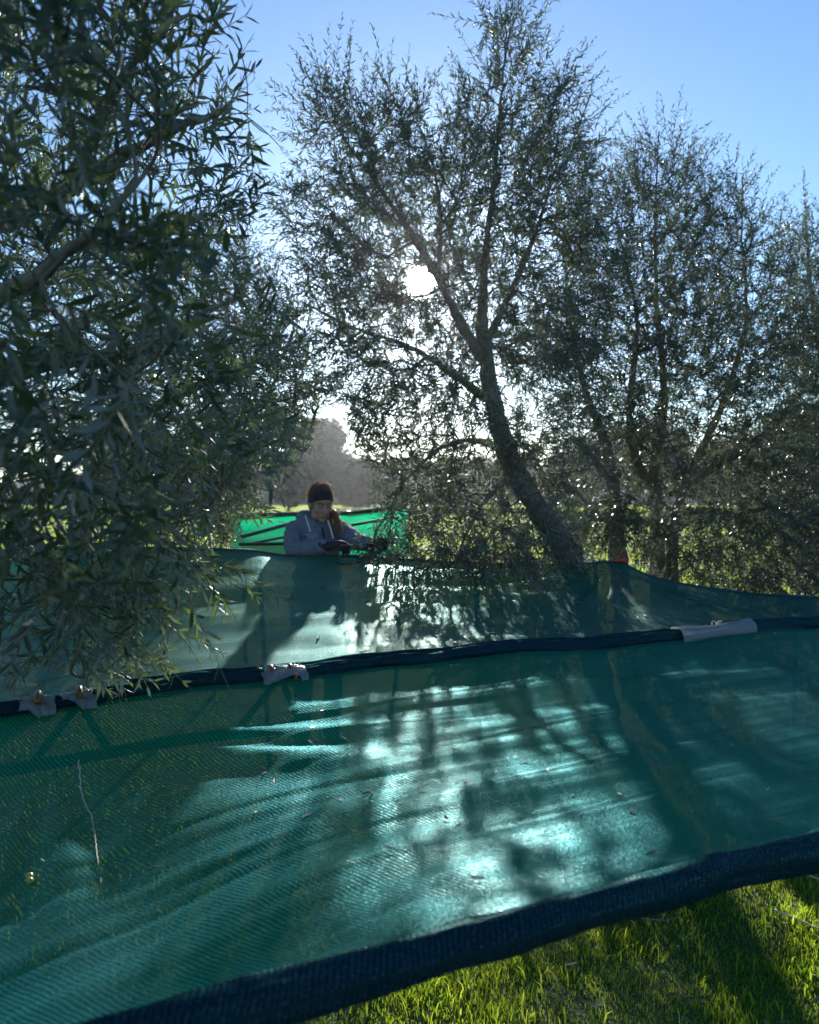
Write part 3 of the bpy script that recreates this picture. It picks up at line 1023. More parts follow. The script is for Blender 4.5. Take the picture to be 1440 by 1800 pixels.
def olive_tree(label, base, trunk, limbs, blobs, n_t, shoots, leafL, Ls, seed, spacing=0.017, sprigs=(), droop=0.25, hi=True, clip=None, npart=300, group=None, up=0.5, wood_r=0.0021, leaf_m=None, slim=1.0):
    leaf_m = leaf_m or M_LEAF
    leaf_set = LEAF_MESH if leaf_m is M_LEAF else leaf_variants(leaf_m)
    r2 = np.random.default_rng(seed)
    base = np.array(base, float)
    root = thing('olive_tree', label, 'tree', base, group)
    # --- trunk and limbs
    Pn, Dn = [], []

    def wood(name, ctrl, sides):
        ctrl = np.asarray(ctrl, float)
        pts = resample(ctrl, 0.045)
        p3, rr = pts[:, :3], np.maximum(pts[:, 3], 0.002)
        p3 = p3 + r2.normal(0, 0.003, p3.shape)
        V, F = tube(p3, rr, sides)
        k = len(p3)
        ctr = np.repeat(p3, sides, 0)
        a = np.tile(np.arange(sides), k)
        nn = norm(V[:k * sides] - ctr)
        bump_ = np.array([noise.noise(Vector((v[0] * 16, v[1] * 16, v[2] * 7 + seed))) + 0.6 * noise.noise(Vector((v[0] * 45, v[1] * 45, v[2] * 22))) for v in V[:k * sides]])
        V[:k * sides] += nn * (bump_ * np.repeat(rr, sides) * 0.3)[:, None]
        o = new_obj(name, mesh_np(name, V - base, F, M_BARK), root)
        Pn.append(p3); Dn.append(norm(np.gradient(p3, axis=0)))

    for tk in trunk:
        wood('trunk', tk, 16)
    for lb in limbs:
        wood('limb', lb, 9)
    skel = np.vstack(Pn)
    P_all = list(Pn); D_all = list(Dn)
    # --- targets in the crown
    w = np.array([b[4] for b in blobs], float); w /= w.sum()
    C = np.array([b[0] for b in blobs]); RR = np.array([(b[1], b[2], b[3]) for b in blobs])
    nc = n_t * 5
    bi = r2.choice(len(blobs), nc, p=w)
    d = norm(r2.normal(size=(nc, 3))) * (r2.uniform(0, 1, (nc, 1)) ** 0.38)
    cand = (C[bi] + d * RR[bi]).reshape(n_t, 5, 3)
    Tg = np.empty((n_t, 3)); Tg[0] = cand[0, 0]
    for i in range(1, n_t):      # of five places take the emptiest: an even crown
        dd = ((cand[i][:, None] - Tg[None, :i]) ** 2).sum(-1).min(1)
        Tg[i] = cand[i, dd.argmax()]
    if clip is not None:
        Tg = Tg[clip(Tg)]
    dist = np.array([((skel - t_) ** 2).sum(1).min() for t_ in Tg])
    Tg = Tg[np.argsort(dist)]
    cap = np.vstack(P_all); capD = np.vstack(D_all)
    n0 = len(cap)
    K = 7
    bufP = np.zeros((n0 + len(Tg) * K, 3)); bufD = np.zeros_like(bufP)
    bufP[:n0] = cap; bufD[:n0] = capD
    par_chain = np.full(len(bufP), -1)
    cnt = n0
    chains = np.zeros((len(Tg), K, 3))
    up_chain = np.full(len(Tg), -1)
    for i, t_ in enumerate(Tg):
        v = t_ - bufP[:cnt]
        dd = np.sqrt((v * v).sum(1)) + 1e-6
        cosb = (v * bufD[:cnt]).sum(1) / dd
        j = int(np.argmin(dd * (1.25 - 0.35 * cosb)))
        p0 = bufP[j]; L = dd[j]
        h = p0 + (bufD[j] * 0.4 + v[j] / L * 0.6) * L * 0.4 + r2.normal(0, 0.05, 3) * L
        s = np.linspace(0, 1, K)[:, None]
        c_ = (1 - s) ** 2 * p0 + 2 * s * (1 - s) * h + s * s * t_
        chains[i] = c_
        up_chain[i] = par_chain[j]
        bufP[cnt:cnt + K - 1] = c_[1:]
        bufD[cnt:cnt + K - 1] = norm(np.diff(c_, axis=0))
        par_chain[cnt:cnt + K - 1] = i
        cnt += K - 1
    load = np.ones(len(Tg))
    for i in range(len(Tg) - 1, -1, -1):
        if up_chain[i] >= 0:
            load[up_chain[i]] += load[i]
    r0 = np.minimum(0.02, wood_r * np.sqrt(load) + 0.0006)
    rad = r0[:, None] * np.linspace(1, 0.65, K)[None, :]
    tw_parts = [batch_tubes(chains, rad, 5)]
    # --- leafy shoots
    st, dr, Ln = [], [], []
    ends = norm(chains[:, -1] - chains[:, -3])
    cen = C.mean(0)
    zmin, zmax = C[:, 2].min() - 0.2, C[:, 2].max() + 0.2
    for k in range(shoots):
        u = r2.uniform(0.35, 1.0, len(Tg)) if k else np.ones(len(Tg))
        fi = u * (K - 1)
        i0 = np.minimum(fi.astype(int), K - 2); fr = (fi - i0)[:, None]
        idx = np.arange(len(Tg))
        st.append(chains[idx, i0] * (1 - fr) + chains[idx, i0 + 1] * fr)
        hgt = ((Tg[:, 2] - zmin) / (zmax - zmin))[:, None]
        outw = norm((Tg - cen) * np.array([1, 1, 0.5]))
        dr.append(norm(ends * 0.7 + outw * 0.45 + np.array([0, 0, 1.0]) * (hgt * 1.3 - 0.55) * up * 1.5 + r2.normal(0, 0.42, (len(Tg), 3))))
        Ln.append(r2.uniform(Ls[0], Ls[1], len(Tg)))
    for a, b in sprigs:
        a, b = np.array(a), np.array(b)
        st.append(a[None]); dr.append(norm(b - a)[None]); Ln.append(np.array([np.linalg.norm(b - a)]))
    st, dr, Ln = np.vstack(st), np.vstack(dr), np.concatenate(Ln)
    if clip is not None:
        ok = clip(st + dr * Ln[:, None])
        ok[len(ok) - len(sprigs):] = True
        st, dr, Ln = st[ok], dr[ok], Ln[ok]
    bend = np.tile(np.array([0, 0, -1.0]), (len(Ln), 1)) * (droop * r2.uniform(0.2, 1.0, len(Ln)) * (1 - 0.7 * np.clip((st[:, 2] - zmin) / (zmax - zmin), 0, 1)))[:, None] + r2.normal(0, 0.08, (len(Ln), 3))
    s = np.linspace(0, 1, 5)[None, :, None]
    SP = st[:, None] + dr[:, None] * Ln[:, None, None] * s + bend[:, None] * Ln[:, None, None] * s * s
    keep = sun_clear(SP.reshape(-1, 3)).reshape(len(Ln), 5).all(1)
    tw_parts.append(batch_tubes(SP[keep], np.tile(np.linspace(0.0016, 0.0007, 5), (int(keep.sum()), 1)), 3))
    lv = shoot_leaves(st, dr, Ln, bend, spacing, leafL, r2)
    mid = lv['p'] + lv['d'] * lv['L'][:, None] * 0.5
    ok = sun_clear(mid) & (np.linalg.norm(mid - CAM, axis=1) > 0.62)
    ok &= ~((mid[:, 2] < 1.5) & (mid[:, 2] < net2_z(mid) + 0.012))
    ok &= mid[:, 2] > 0.05
    if clip is not None:
        ok &= clip(mid)
    lv = {k: v[ok] for k, v in lv.items()}
    lv['W'] = lv['W'] * slim
    mid = mid[ok]
    V, F = merge(tw_parts)
    tw = new_obj('twigs', mesh_np('twigs', V - base, F, M_TWIG), root)
    tw['kind'] = 'stuff'
    # --- the leaves that show largest as parts of their own, the rest as one
    px, py, df = proj(mid)
    vis = (px > 5) & (px < 1435) & (py > 5) & (py < 1400)
    score = np.where(vis, lv['L'] / df, 0)
    order = np.argsort(-score)[:npart]
    big = np.zeros(len(score), bool); big[order] = True
    big &= score > 0
    for i in np.where(big)[0]:
        M3 = np.eye(4)
        M3[:3, 0] = lv['d'][i] * lv['L'][i]
        M3[:3, 1] = lv['s'][i] * lv['L'][i]
        M3[:3, 2] = lv['n'][i] * lv['L'][i]
        M3[:3, 3] = lv['p'][i] - base
        o = new_obj('leaf', leaf_set[int(i) % 6], root)
        o.matrix_basis = Matrix(M3.tolist())
    rest = {k: v[~big] for k, v in lv.items()}
    rest['p'] = rest['p'] - base
    V, F = leaf_mesh(rest, hi)
    fo = new_obj('foliage', mesh_np('foliage', V, F, leaf_m), root)
    fo['kind'] = 'stuff'
    import sys; print('tree', label[:30], 'leaves', len(score), 'shoots', len(Ln), file=sys.stderr)
    return root


def bl(px, py, d, rx, ry, rz, w):
    return (at(px, py, d), rx, ry, rz, w)


def cl(*pts):
    """control points (px, py, depth, radius) -> world"""
    return [np.append(at(p[0], p[1], p[2]), p[3]) for p in pts]


# --- leaning tree in the centre, the sun in its crown
olive_tree(
    'leaning olive tree with the low sun shining through its crown', (1.25, 5.3, 0),
    [[np.array([1.3, 5.32, -0.05, 0.1]), np.array([1.2, 5.3, 0.5, 0.088])] + cl((1000, 982, 5.25, .08), (948, 900, 5.2, .072), (898, 810, 5.15, .063), (868, 712, 5.1, .054), (853, 620, 5.1, .046), (848, 540, 5.1, .03), (856, 420, 5.1, .02), (872, 280, 5.1, .012), (884, 140, 5.05, .007), (890, 30, 5.0, .004))],
    [cl((852, 640, 5.1, .036), (812, 570, 5.0, .032), (772, 492, 4.95, .026), (728, 420, 4.9, .018), (660, 320, 4.85, .01), (585, 215, 4.8, .004)),
     cl((866, 712, 5.1, .03), (800, 660, 5.0, .022), (720, 610, 4.95, .014), (620, 575, 4.9, .008), (530, 530, 4.9, .004)),
     cl((852, 610, 5.1, .026), (900, 510, 5.2, .018), (945, 400, 5.25, .012), (985, 270, 5.3, .005)),
     cl((893, 800, 5.15, .026), (840, 775, 4.95, .018), (770, 790, 4.8, .012), (710, 850, 4.7, .008), (665, 930, 4.65, .004)),
     cl((770, 490, 4.95, .018), (775, 380, 5.0, .011), (760, 280, 5.0, .007), (720, 190, 5.0, .005)),
     cl((925, 860, 5.18, .025), (880, 850, 4.9, .018), (840, 900, 4.75, .012), (800, 985, 4.65, .006)),
     cl((955, 905, 5.2, .025), (1000, 860, 5.3, .016), (1030, 880, 5.4, .008))],
    [bl(890, 95, 5.05, .17, .2, .28, 1.0), bl(905, 230, 5.1, .42, .4, .3, 2.2), bl(625, 230, 4.85, .32, .35, .22, 1.3), bl(735, 320, 5.0, .5, .55, .36, 3.2),
     bl(880, 390, 5.15, .52, .6, .42, 4.0), bl(585, 400, 4.85, .3, .4, .35, 1.6), bl(690, 500, 4.9, .5, .6, .35, 3.4), bl(860, 560, 5.2, .45, .6, .35, 3.4),
     bl(640, 640, 4.85, .28, .4, .26, 2.4), bl(640, 740, 4.8, .14, .3, .2, 1.0), bl(760, 680, 5.0, .42, .5, .25, 1.7), bl(985, 280, 5.3, .2, .3, .3, 1.2), bl(990, 480, 5.35, .3, .4, .4, 1.8),
     bl(775, 840, 4.85, .38, .35, .25, 1.6), bl(690, 900, 4.75, .22, .25, .26, 2.0), bl(860, 920, 4.9, .42, .35, .24, 3.2), bl(800, 985, 4.5, .55, .25, .09, 3.2),
     bl(950, 800, 5.3, .28, .35, .3, 2.6), bl(960, 640, 5.4, .25, .35, .3, 2.0), bl(830, 770, 4.9, .4, .35, .25, 1.2), bl(930, 930, 4.95, .3, .3, .22, 2.4), bl(700, 790, 4.8, .25, .3, .22, 1.0),
     (np.array([.6, 5.4, .6]), .55, .3, .32, 5.5)],  # last blob: unseen low leaves, added to keep sun off the grass
    1350, 3, 0.049, (0.2, 0.42), 11, spacing=0.024, hi=False,
    sprigs=[(at(892, 120, 5.0), at(905, -10, 4.95)), (at(870, 110, 5.0), at(850, -5, 5.0)), (at(850, 140, 5.0), at(810, 40, 5.0)), (at(920, 140, 5.0), at(950, 60, 5.0)),
            (at(600, 230, 4.8), at(575, 120, 4.8)), (at(570, 240, 4.8), at(490, 195, 4.8)), (at(690, 230, 4.9), at(690, 145, 4.9)), (at(960, 180, 5.2), at(1010, 110, 5.2)), (at(980, 250, 5.3), at(1055, 230, 5.3))],
    clip=lambda P: ~((np.abs(proj(P)[0] - 570) < 75) & (np.abs(proj(P)[1] - 895) < 62)) & ~((proj(P)[0] > 505) & (proj(P)[0] < 600) & (proj(P)[1] > 715) & (proj(P)[1] < 860)))

# --- many stemmed tree right of it
olive_tree(
    'many stemmed olive tree right of the leaning trunk', (1.85, 6.2, 0),
    [[np.array([1.7, 6.2, -0.05, .085]), np.array([1.62, 6.2, 0.7, .075])] + cl((1082, 930, 6.15, .055), (1078, 850, 6.1, .045), (1060, 770, 6.1, .036), (1030, 690, 6.1, .026), (1005, 580, 6.1, .016), (990, 430, 6.05, .006)),
     [np.array([1.95, 6.2, -0.05, .08]), np.array([1.9, 6.2, 0.7, .07])] + cl((1155, 930, 6.2, .05), (1150, 830, 6.2, .04), (1168, 700, 6.2, .028), (1155, 540, 6.2, .017), (1152, 380, 6.2, .009), (1158, 230, 6.2, .005)),
     [np.array([2.05, 6.25, -0.05, .07]), np.array([2.0, 6.25, 0.7, .06])] + cl((1185, 930, 6.25, .045), (1215, 830, 6.3, .036), (1270, 710, 6.3, .025), (1310, 570, 6.3, .015), (1305, 420, 6.3, .008), (1305, 310, 6.3, .004))],
    [cl((1150, 860, 6.2, .04), (1115, 800, 6.0, .032), (1110, 700, 5.9, .024), (1120, 560, 5.9, .014), (1090, 420, 5.9, .006)),
     cl((1205, 850, 6.3, .04), (1275, 810, 6.1, .03), (1350, 760, 6.0, .02), (1420, 670, 6.0, .008)),
     cl((1195, 900, 6.25, .035), (1270, 900, 6.0, .024), (1350, 930, 5.9, .014), (1420, 960, 5.9, .006)),
     cl((1078, 860, 6.1, .035), (1040, 800, 5.9, .02), (1000, 770, 5.8, .008))],
    [bl(1160, 320, 6.2, .32, .4, .25, 1.3), bl(1070, 420, 6.05, .38, .5, .38, 2.4), bl(1230, 430, 6.2, .42, .5, .36, 2.4), bl(1130, 560, 6.0, .5, .6, .4, 3.6), bl(1320, 510, 6.3, .36, .5, .42, 2.4),
     bl(1010, 600, 6.1, .3, .45, .35, 2.0), bl(1250, 650, 6.1, .55, .6, .4, 4.2), bl(1080, 720, 6.0, .4, .5, .32, 2.2), bl(1390, 650, 6.1, .35, .5, .5, 2.6), bl(1340, 790, 6.0, .5, .6, .36, 3.8), bl(1180, 790, 6.0, .4, .5, .3, 2.2),
     bl(1310, 925, 5.9, .5, .5, .3, 5.0), bl(1410, 920, 5.9, .4, .5, .35, 4.0), bl(1220, 960, 5.95, .35, .3, .22, 3.2), bl(1040, 900, 6.1, .28, .4, .25, 2.4), bl(1420, 1020, 5.8, .4, .3, .15, 2.5), bl(1110, 910, 5.8, .3, .3, .22, 2.4), bl(1330, 1010, 5.8, .4, .3, .13, 3.0), (np.array([2.6, 6.0, .5]), .6, .4, .34, 4.0), (np.array([1.85, 5.7, .5]), .35, .4, .34, 3.6), (np.array([1.15, 5.9, .75]), .3, .4, .22, 1.3)],  # low blobs at the end: leaves hidden by the net, added to shade the grass
    1850, 3, 0.049, (0.2, 0.42), 23, spacing=0.024, hi=False,
    sprigs=[(at(1150, 300, 6.2), at(1162, 175, 6.2)), (at(1305, 400, 6.3), at(1305, 268, 6.3)), (at(1200, 330, 6.2), at(1235, 260, 6.2)), (at(1100, 330, 6.1), at(1085, 260, 6.1)), (at(1340, 420, 6.3), at(1350, 330, 6.3))])

# --- tree at the right border
olive_tree(
    'olive tree cut by the right border with one tall upright shoot', (3.9, 7.0, 0),
    [[np.array([3.9, 7.0, -0.05, .1])] + cl((1510, 900, 7.0, .08), (1480, 780, 6.9, .06), (1450, 640, 6.8, .04), (1425, 500, 6.8, .02), (1416, 380, 6.8, .006))],
    [cl((1500, 850, 7.0, .05), (1560, 700, 7.0, .03), (1600, 520, 7.0, .01))],
    [bl(1425, 470, 6.8, .2, .3, .4, 1.0), bl(1470, 600, 6.8, .4, .5, .5, 2.4), bl(1450, 780, 6.8, .4, .5, .5, 2.4), bl(1560, 600, 7.0, .5, .5, .6, 2.0), bl(1480, 940, 6.6, .5, .5, .4, 2.2), bl(1600, 850, 7, .5, .5, .6, 1.6)],
    800, 3, 0.055, (0.2, 0.42), 31, spacing=0.027, npart=120, hi=False,
    sprigs=[(at(1414, 400, 6.8), at(1416, 295, 6.8)), (at(1390, 430, 6.8), at(1372, 345, 6.8))])

# --- tree behind the near one on the left
olive_tree(
    'small leaved olive tree behind the near hanging branches on the left', (-2.9, 6.0, 0),
    [[np.array([-2.7, 6.0, -0.05, .1])] + cl((150, 900, 5.9, .085), (180, 780, 5.8, .07), (240, 640, 5.7, .05), (280, 480, 5.6, .025), (300, 350, 5.6, .008))],
    [cl((190, 770, 5.8, .05), (300, 700, 5.5, .035), (420, 650, 5.3, .018), (520, 600, 5.2, .006)), cl((170, 820, 5.8, .05), (290, 820, 5.4, .03), (400, 820, 5.2, .015), (490, 800, 5.1, .005)),
     cl((240, 640, 5.7, .04), (340, 560, 5.5, .022), (430, 520, 5.4, .008))],
    [bl(470, 600, 5.3, .36, .5, .32, 2.4), bl(500, 700, 5.2, .26, .4, .3, 2.0), bl(440, 790, 5.1, .3, .45, .3, 2.2), bl(350, 700, 5.4, .5, .6, .5, 3.0), bl(330, 860, 5.2, .5, .5, .25, 2.0), bl(430, 870, 5.1, .24, .3, .2, 1.3), bl(380, 520, 5.5, .4, .5, .4, 1.6), bl(150, 600, 5.6, .8, .6, .8, 3.0), bl(410, 915, 5.05, .2, .2, .12, .9)],
    900, 3, 0.05, (0.16, 0.36), 41, spacing=0.025, npart=120, droop=0.3, hi=False,
    clip=lambda P: (proj(P)[0] < 575) & ~((proj(P)[0] > 485) & (proj(P)[1] > 800)) & ~((proj(P)[0] > 425) & (proj(P)[1] > 905)))

# --- near tree, upper and hanging branches fill the left of the view
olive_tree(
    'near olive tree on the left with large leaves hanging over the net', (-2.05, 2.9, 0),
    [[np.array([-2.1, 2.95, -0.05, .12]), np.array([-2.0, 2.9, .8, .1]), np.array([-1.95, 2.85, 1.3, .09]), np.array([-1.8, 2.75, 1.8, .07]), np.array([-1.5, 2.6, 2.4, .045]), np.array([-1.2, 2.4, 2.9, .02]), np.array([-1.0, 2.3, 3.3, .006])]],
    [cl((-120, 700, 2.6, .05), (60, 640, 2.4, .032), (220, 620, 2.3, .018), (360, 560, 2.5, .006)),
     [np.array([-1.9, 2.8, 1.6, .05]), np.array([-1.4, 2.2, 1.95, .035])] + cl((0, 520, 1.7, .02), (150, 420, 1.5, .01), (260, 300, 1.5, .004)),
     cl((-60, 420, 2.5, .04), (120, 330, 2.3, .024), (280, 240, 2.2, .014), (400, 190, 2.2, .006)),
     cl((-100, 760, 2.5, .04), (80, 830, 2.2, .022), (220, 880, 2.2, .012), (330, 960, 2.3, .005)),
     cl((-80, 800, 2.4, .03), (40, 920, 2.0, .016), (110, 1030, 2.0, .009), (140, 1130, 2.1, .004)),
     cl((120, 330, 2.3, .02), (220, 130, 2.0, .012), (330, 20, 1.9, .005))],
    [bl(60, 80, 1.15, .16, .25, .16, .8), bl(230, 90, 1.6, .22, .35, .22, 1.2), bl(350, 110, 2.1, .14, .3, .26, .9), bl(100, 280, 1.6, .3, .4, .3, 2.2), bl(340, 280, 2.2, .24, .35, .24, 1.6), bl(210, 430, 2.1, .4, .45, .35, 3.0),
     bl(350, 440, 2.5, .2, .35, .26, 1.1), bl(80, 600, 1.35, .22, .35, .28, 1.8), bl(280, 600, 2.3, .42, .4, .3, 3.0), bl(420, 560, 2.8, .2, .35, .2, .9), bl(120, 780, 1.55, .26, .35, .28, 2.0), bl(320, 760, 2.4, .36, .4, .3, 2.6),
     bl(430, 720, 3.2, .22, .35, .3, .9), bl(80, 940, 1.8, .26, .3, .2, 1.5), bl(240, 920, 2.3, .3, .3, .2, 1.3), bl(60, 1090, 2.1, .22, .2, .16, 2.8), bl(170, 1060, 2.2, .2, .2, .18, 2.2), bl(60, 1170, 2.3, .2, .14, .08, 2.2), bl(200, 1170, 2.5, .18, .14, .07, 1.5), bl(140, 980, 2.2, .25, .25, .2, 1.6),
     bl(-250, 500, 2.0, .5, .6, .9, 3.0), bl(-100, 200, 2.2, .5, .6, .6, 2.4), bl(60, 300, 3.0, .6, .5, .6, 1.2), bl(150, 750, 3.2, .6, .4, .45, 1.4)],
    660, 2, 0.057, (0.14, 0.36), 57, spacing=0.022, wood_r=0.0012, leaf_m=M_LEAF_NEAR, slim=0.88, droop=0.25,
    sprigs=[(at(330, 80, 2.0), at(440, 35, 2.0)), (at(370, 200, 2.1), at(465, 110, 2.1)), (at(380, 170, 2.15), at(445, 60, 2.15)), (at(395, 225, 2.2), at(490, 300, 2.15)), (at(370, 240, 2.1), at(480, 262, 2.1)), (at(420, 330, 2.4), at(478, 340, 2.4)),
            (at(330, 960, 2.3), at(520, 1060, 2.25)), (at(300, 940, 2.2), at(420, 1060, 2.2)), (at(350, 985, 2.3), at(470, 1010, 2.3)), (at(270, 990, 2.1), at(290, 1150, 2.1)), (at(290, 1020, 2.2), at(370, 1160, 2.25)), (at(230, 1010, 2.2), at(240, 1200, 2.3)), (at(260, 1150, 2.4), at(330, 1195, 2.4)), (at(200, 1180, 2.45), at(290, 1195, 2.5)),
            (at(380, 480, 2.5), at(500, 490, 2.5)), (at(400, 800, 2.7), at(540, 825, 2.6))],
    clip=lambda P: (proj(P)[0] < np.interp(proj(P)[1], [0, 60, 110, 150, 220, 300, 350, 430, 500, 560, 650, 760, 800, 880, 940, 1000, 1080, 1150, 1215, 1260], [440, 440, 470, 425, 480, 505, 480, 425, 500, 540, 560, 560, 545, 500, 500, 500, 530, 390, 345, 100]) + 2 + 34 * np.sin(P[:, 2] * 41 + 5 * np.sin(P[:, 1] * 17)) * np.sin(P[:, 1] * 23 + P[:, 0] * 31)) & (proj(P)[1] < 1232 + 0 * proj(P)[1]) & (P[:, 1] > 0.6))

# ------------------------------------------------------------------ the person behind the net
M_HOOD = plain('hoodie_cloth', (0.16, 0.19, 0.25), 0.9, 0.2, 60, bump=0.3, bscale=350)
M_SKIN = plain('skin', (0.5, 0.3, 0.22), 0.5, 0.08, 30)
M_LIP = plain('lips', (0.42, 0.18, 0.16), 0.45, 0.05, 30)
M_DARK = plain('dark_knit', (0.018, 0.016, 0.028), 0.85, 0.3, 90, bump=0.3, bscale=500)
M_GLOVE = plain('glove_cloth', (0.012, 0.014, 0.022), 0.7, 0.3, 90)
M_HAIR = plain('hair', (0.1, 0.066, 0.045), 0.4, 0.35, 90, trans=(0.45, 0.3, 0.18), tw=0.3, bump=0.5, bscale=260)
M_STRAND = plain('hair_strand', (0.16, 0.11, 0.075), 0.35, 0.35, 90, trans=(0.75, 0.58, 0.38), tw=0.55)  # paler than the hair: backlit rim put into the strand colour
M_CORD = plain('drawstring', (0.6, 0.58, 0.55), 0.8, 0.1, 90)
M_JEAN = plain('trousers', (0.03, 0.035, 0.06), 0.9, 0.2, 50)
M_BOOT = plain('boots', (0.03, 0.025, 0.02), 0.6, 0.3, 40)
M_BROW = plain('brow', (0.07, 0.04, 0.025), 0.8, 0.2, 90)
M_EYE = plain('eye', (0.55, 0.53, 0.5), 0.25, 0.1, 30)
M_PRINT = plain('chest_print', (0.5, 0.52, 0.55), 0.8, 0.1, 90)


def sph(c, r, n=14):
    """ellipsoid"""
    c = np.asarray(c, float); r = np.broadcast_to(np.asarray(r, float), (3,))
    u = np.arange(n) * 2 * math.pi / n; v = np.linspace(0, math.pi, n // 2 + 1)
    P = np.stack([np.outer(np.sin(v), np.cos(u)), np.outer(np.sin(v), np.sin(u)), np.outer(np.cos(v), np.ones(n))], -1)
    mm = len(v)
    V = P[1:-1].reshape(-1, 3)
    V = np.vstack([V, [[0, 0, 1], [0, 0, -1]]])
    i = np.arange((mm - 2) * n).reshape(mm - 2, n)
    q = np.stack([i[:-1], i[1:], np.roll(i, -1, 1)[1:], np.roll(i, -1, 1)[:-1]], -1).reshape(-1, 4)
    top, bot = len(V) - 2, len(V) - 1
    t3 = np.vstack([np.stack([np.full(n, top), i[0], np.roll(i[0], -1)], 1), np.stack([np.full(n, bot), np.roll(i[-1], -1), i[-1]], 1)])
    return c + V * r, [q, t3]


def cap(pts, rad):
    """tapered limb as a close row of balls"""
    pts = np.asarray(pts, float); rad = np.asarray(rad, float)
    c = resample(np.column_stack([pts, rad]), float(rad.min()) * 0.35)
    return [sph(q[:3], q[3], 12) for q in c]


def fused(name, parts, voxel, material, smooth_n=6, xf=None, base=None, sculpt=None, parent=None):
    V, F = merge(parts)
    if xf is not None:
        V = xf(V)
    me = mesh_np('tmp', V, F, None)
    o = new_obj('tmp', me)
    r = o.modifiers.new('r', 'REMESH'); r.mode = 'VOXEL'; r.voxel_size = voxel
    s = o.modifiers.new('s', 'SMOOTH'); s.factor = 0.5; s.iterations = smooth_n
    dg = bpy.context.evaluated_depsgraph_get()
    me2 = bpy.data.meshes.new_from_object(o.evaluated_get(dg))
    bpy.data.objects.remove(o)
    n = len(me2.vertices)
    co = np.empty(n * 3, np.float32); me2.vertices.foreach_get('co', co); co = co.reshape(-1, 3).astype(float)
    if sculpt is not None:
        nr = np.empty(n * 3, np.float32); me2.vertices.foreach_get('normal', nr)
        co = sculpt(co, nr.reshape(-1, 3))
    if base is not None:
        co = co - base
    me2.vertices.foreach_set('co', co.astype(np.float32).ravel())
    me2.polygons.foreach_set('use_smooth', np.ones(len(me2.polygons), bool))
    me2.materials.clear(); me2.materials.append(material)
    me2.name = name
    me2.update()
    return new_obj(name, me2, parent)


PB_ = np.array([-0.57, 5.05, 0.0])
person = thing('person', 'person in grey blue hoodie and dark headband picking olives behind the net', 'person', PB_)
yaw = R(-28)                                  # body turned to the right of the view
bf = np.array([-math.sin(yaw), -math.cos(yaw), 0]); bf[0] = abs(bf[0])   # forward
bl_ = np.array([-bf[1], bf[0], 0])            # her left (right in the view)


def body(x, y, z):
    return PB_ + bl_ * x + bf * y + np.array([0, 0, z])


# head frame: chin down, turned a little further right
hf = norm(np.array([0.42, -0.86, -0.28]))
hl = norm(np.cross(np.array([0, 0, 1.0]), hf) * 1.0)
hl = hl if hl[0] > 0 else -hl
hu = norm(np.cross(hl, hf)); hu = hu if hu[2] > 0 else -hu
HC = at(564, 886, 5.0)


def head_xf(V):
    V = np.asarray(V) * 0.9
    return HC + V[:, :1] * hl + V[:, 1:2] * hf + V[:, 2:3] * hu


hp = [sph((0, -0.012, 0.03), (0.074, 0.094, 0.094), 20), sph((0, 0.028, -0.03), (0.058, 0.062, 0.08), 18), sph((0, 0.055, -0.09), (0.026, 0.028, 0.024)), sph((0, 0.06, 0.045), (0.055, 0.035, 0.04))]
for s_ in (-1, 1):
    hp += [sph((s_ * 0.036, 0.056, -0.022), (0.026, 0.026, 0.026)), sph((s_ * 0.073, -0.008, -0.012), (0.011, 0.02, 0.031)), sph((s_ * 0.04, 0.02, -0.075), (0.026, 0.035, 0.026)), sph((s_ * 0.012, 0.098, -0.03), (0.009, 0.009, 0.008))]
hp += cap([(0, 0.09, 0.012), (0, 0.103, -0.012), (0, 0.112, -0.028)], [0.008, 0.01, 0.0125])
hp += [sph((0, 0.086, -0.06), (0.022, 0.012, 0.012))]
neck_low = body(0, -0.02, 1.33)
nk = (np.array([neck_low]) - HC) @ np.stack([hl, hf, hu]).T / 0.9
hp += cap([(0, -0.02, -0.04), (nk[0] * 0.5 + np.array([0, -0.02, -0.02])), nk[0]], [0.052, 0.049, 0.055])


def head_sculpt(co, nr):
    loc = (co - HC) @ np.stack([hl, hf, hu]).T / 0.9
    for s_ in (-1, 1):
        g_ = np.exp(-(((loc - [s_ * 0.031, 0.09, 0.012]) / [0.016, 0.03, 0.011]) ** 2).sum(1))
        co = co - hf * (g_ * 0.009)[:, None]
    g_ = np.exp(-(((loc - [0, 0.1, -0.0595]) / [0.02, 0.02, 0.0025]) ** 2).sum(1))
    return co - hf * (g_ * 0.003)[:, None]


fused('body', hp, 0.0042, M_SKIN, 4, head_xf, PB_, head_sculpt, person)


def hobj(name, parts, material, voxel=None):
    V, F = merge(parts)
    return new_obj(name, mesh_np(name, head_xf(V) - PB_, F, material), person)


for s_ in (-1, 1):
    e = hobj('eye', [sph((s_ * 0.031, 0.0755, 0.009), 0.0115)], M_EYE)
    lid = [sph((s_ * 0.031, 0.0762, 0.0115), (0.0128, 0.0124, 0.0105))]
    V, F = merge(lid); new_obj('eyelid', mesh_np('eyelid', head_xf(V) - PB_, F, M_SKIN), person)
    V, F = tube(resample([(s_ * 0.018, 0.0855, 0.0015), (s_ * 0.031, 0.0905, -0.0015), (s_ * 0.045, 0.084, 0.001)], 0.003), 0.0017, 6)
    new_obj('eyelash', mesh_np('eyelash', head_xf(V) - PB_, F, M_BROW), person)
    V, F = tube(resample([(s_ * 0.014, 0.097, 0.026), (s_ * 0.03, 0.096, 0.031), (s_ * 0.049, 0.083, 0.027)], 0.003), 0.0026, 6)
    new_obj('eyebrow', mesh_np('eyebrow', head_xf(V) - PB_, F, M_BROW), person)
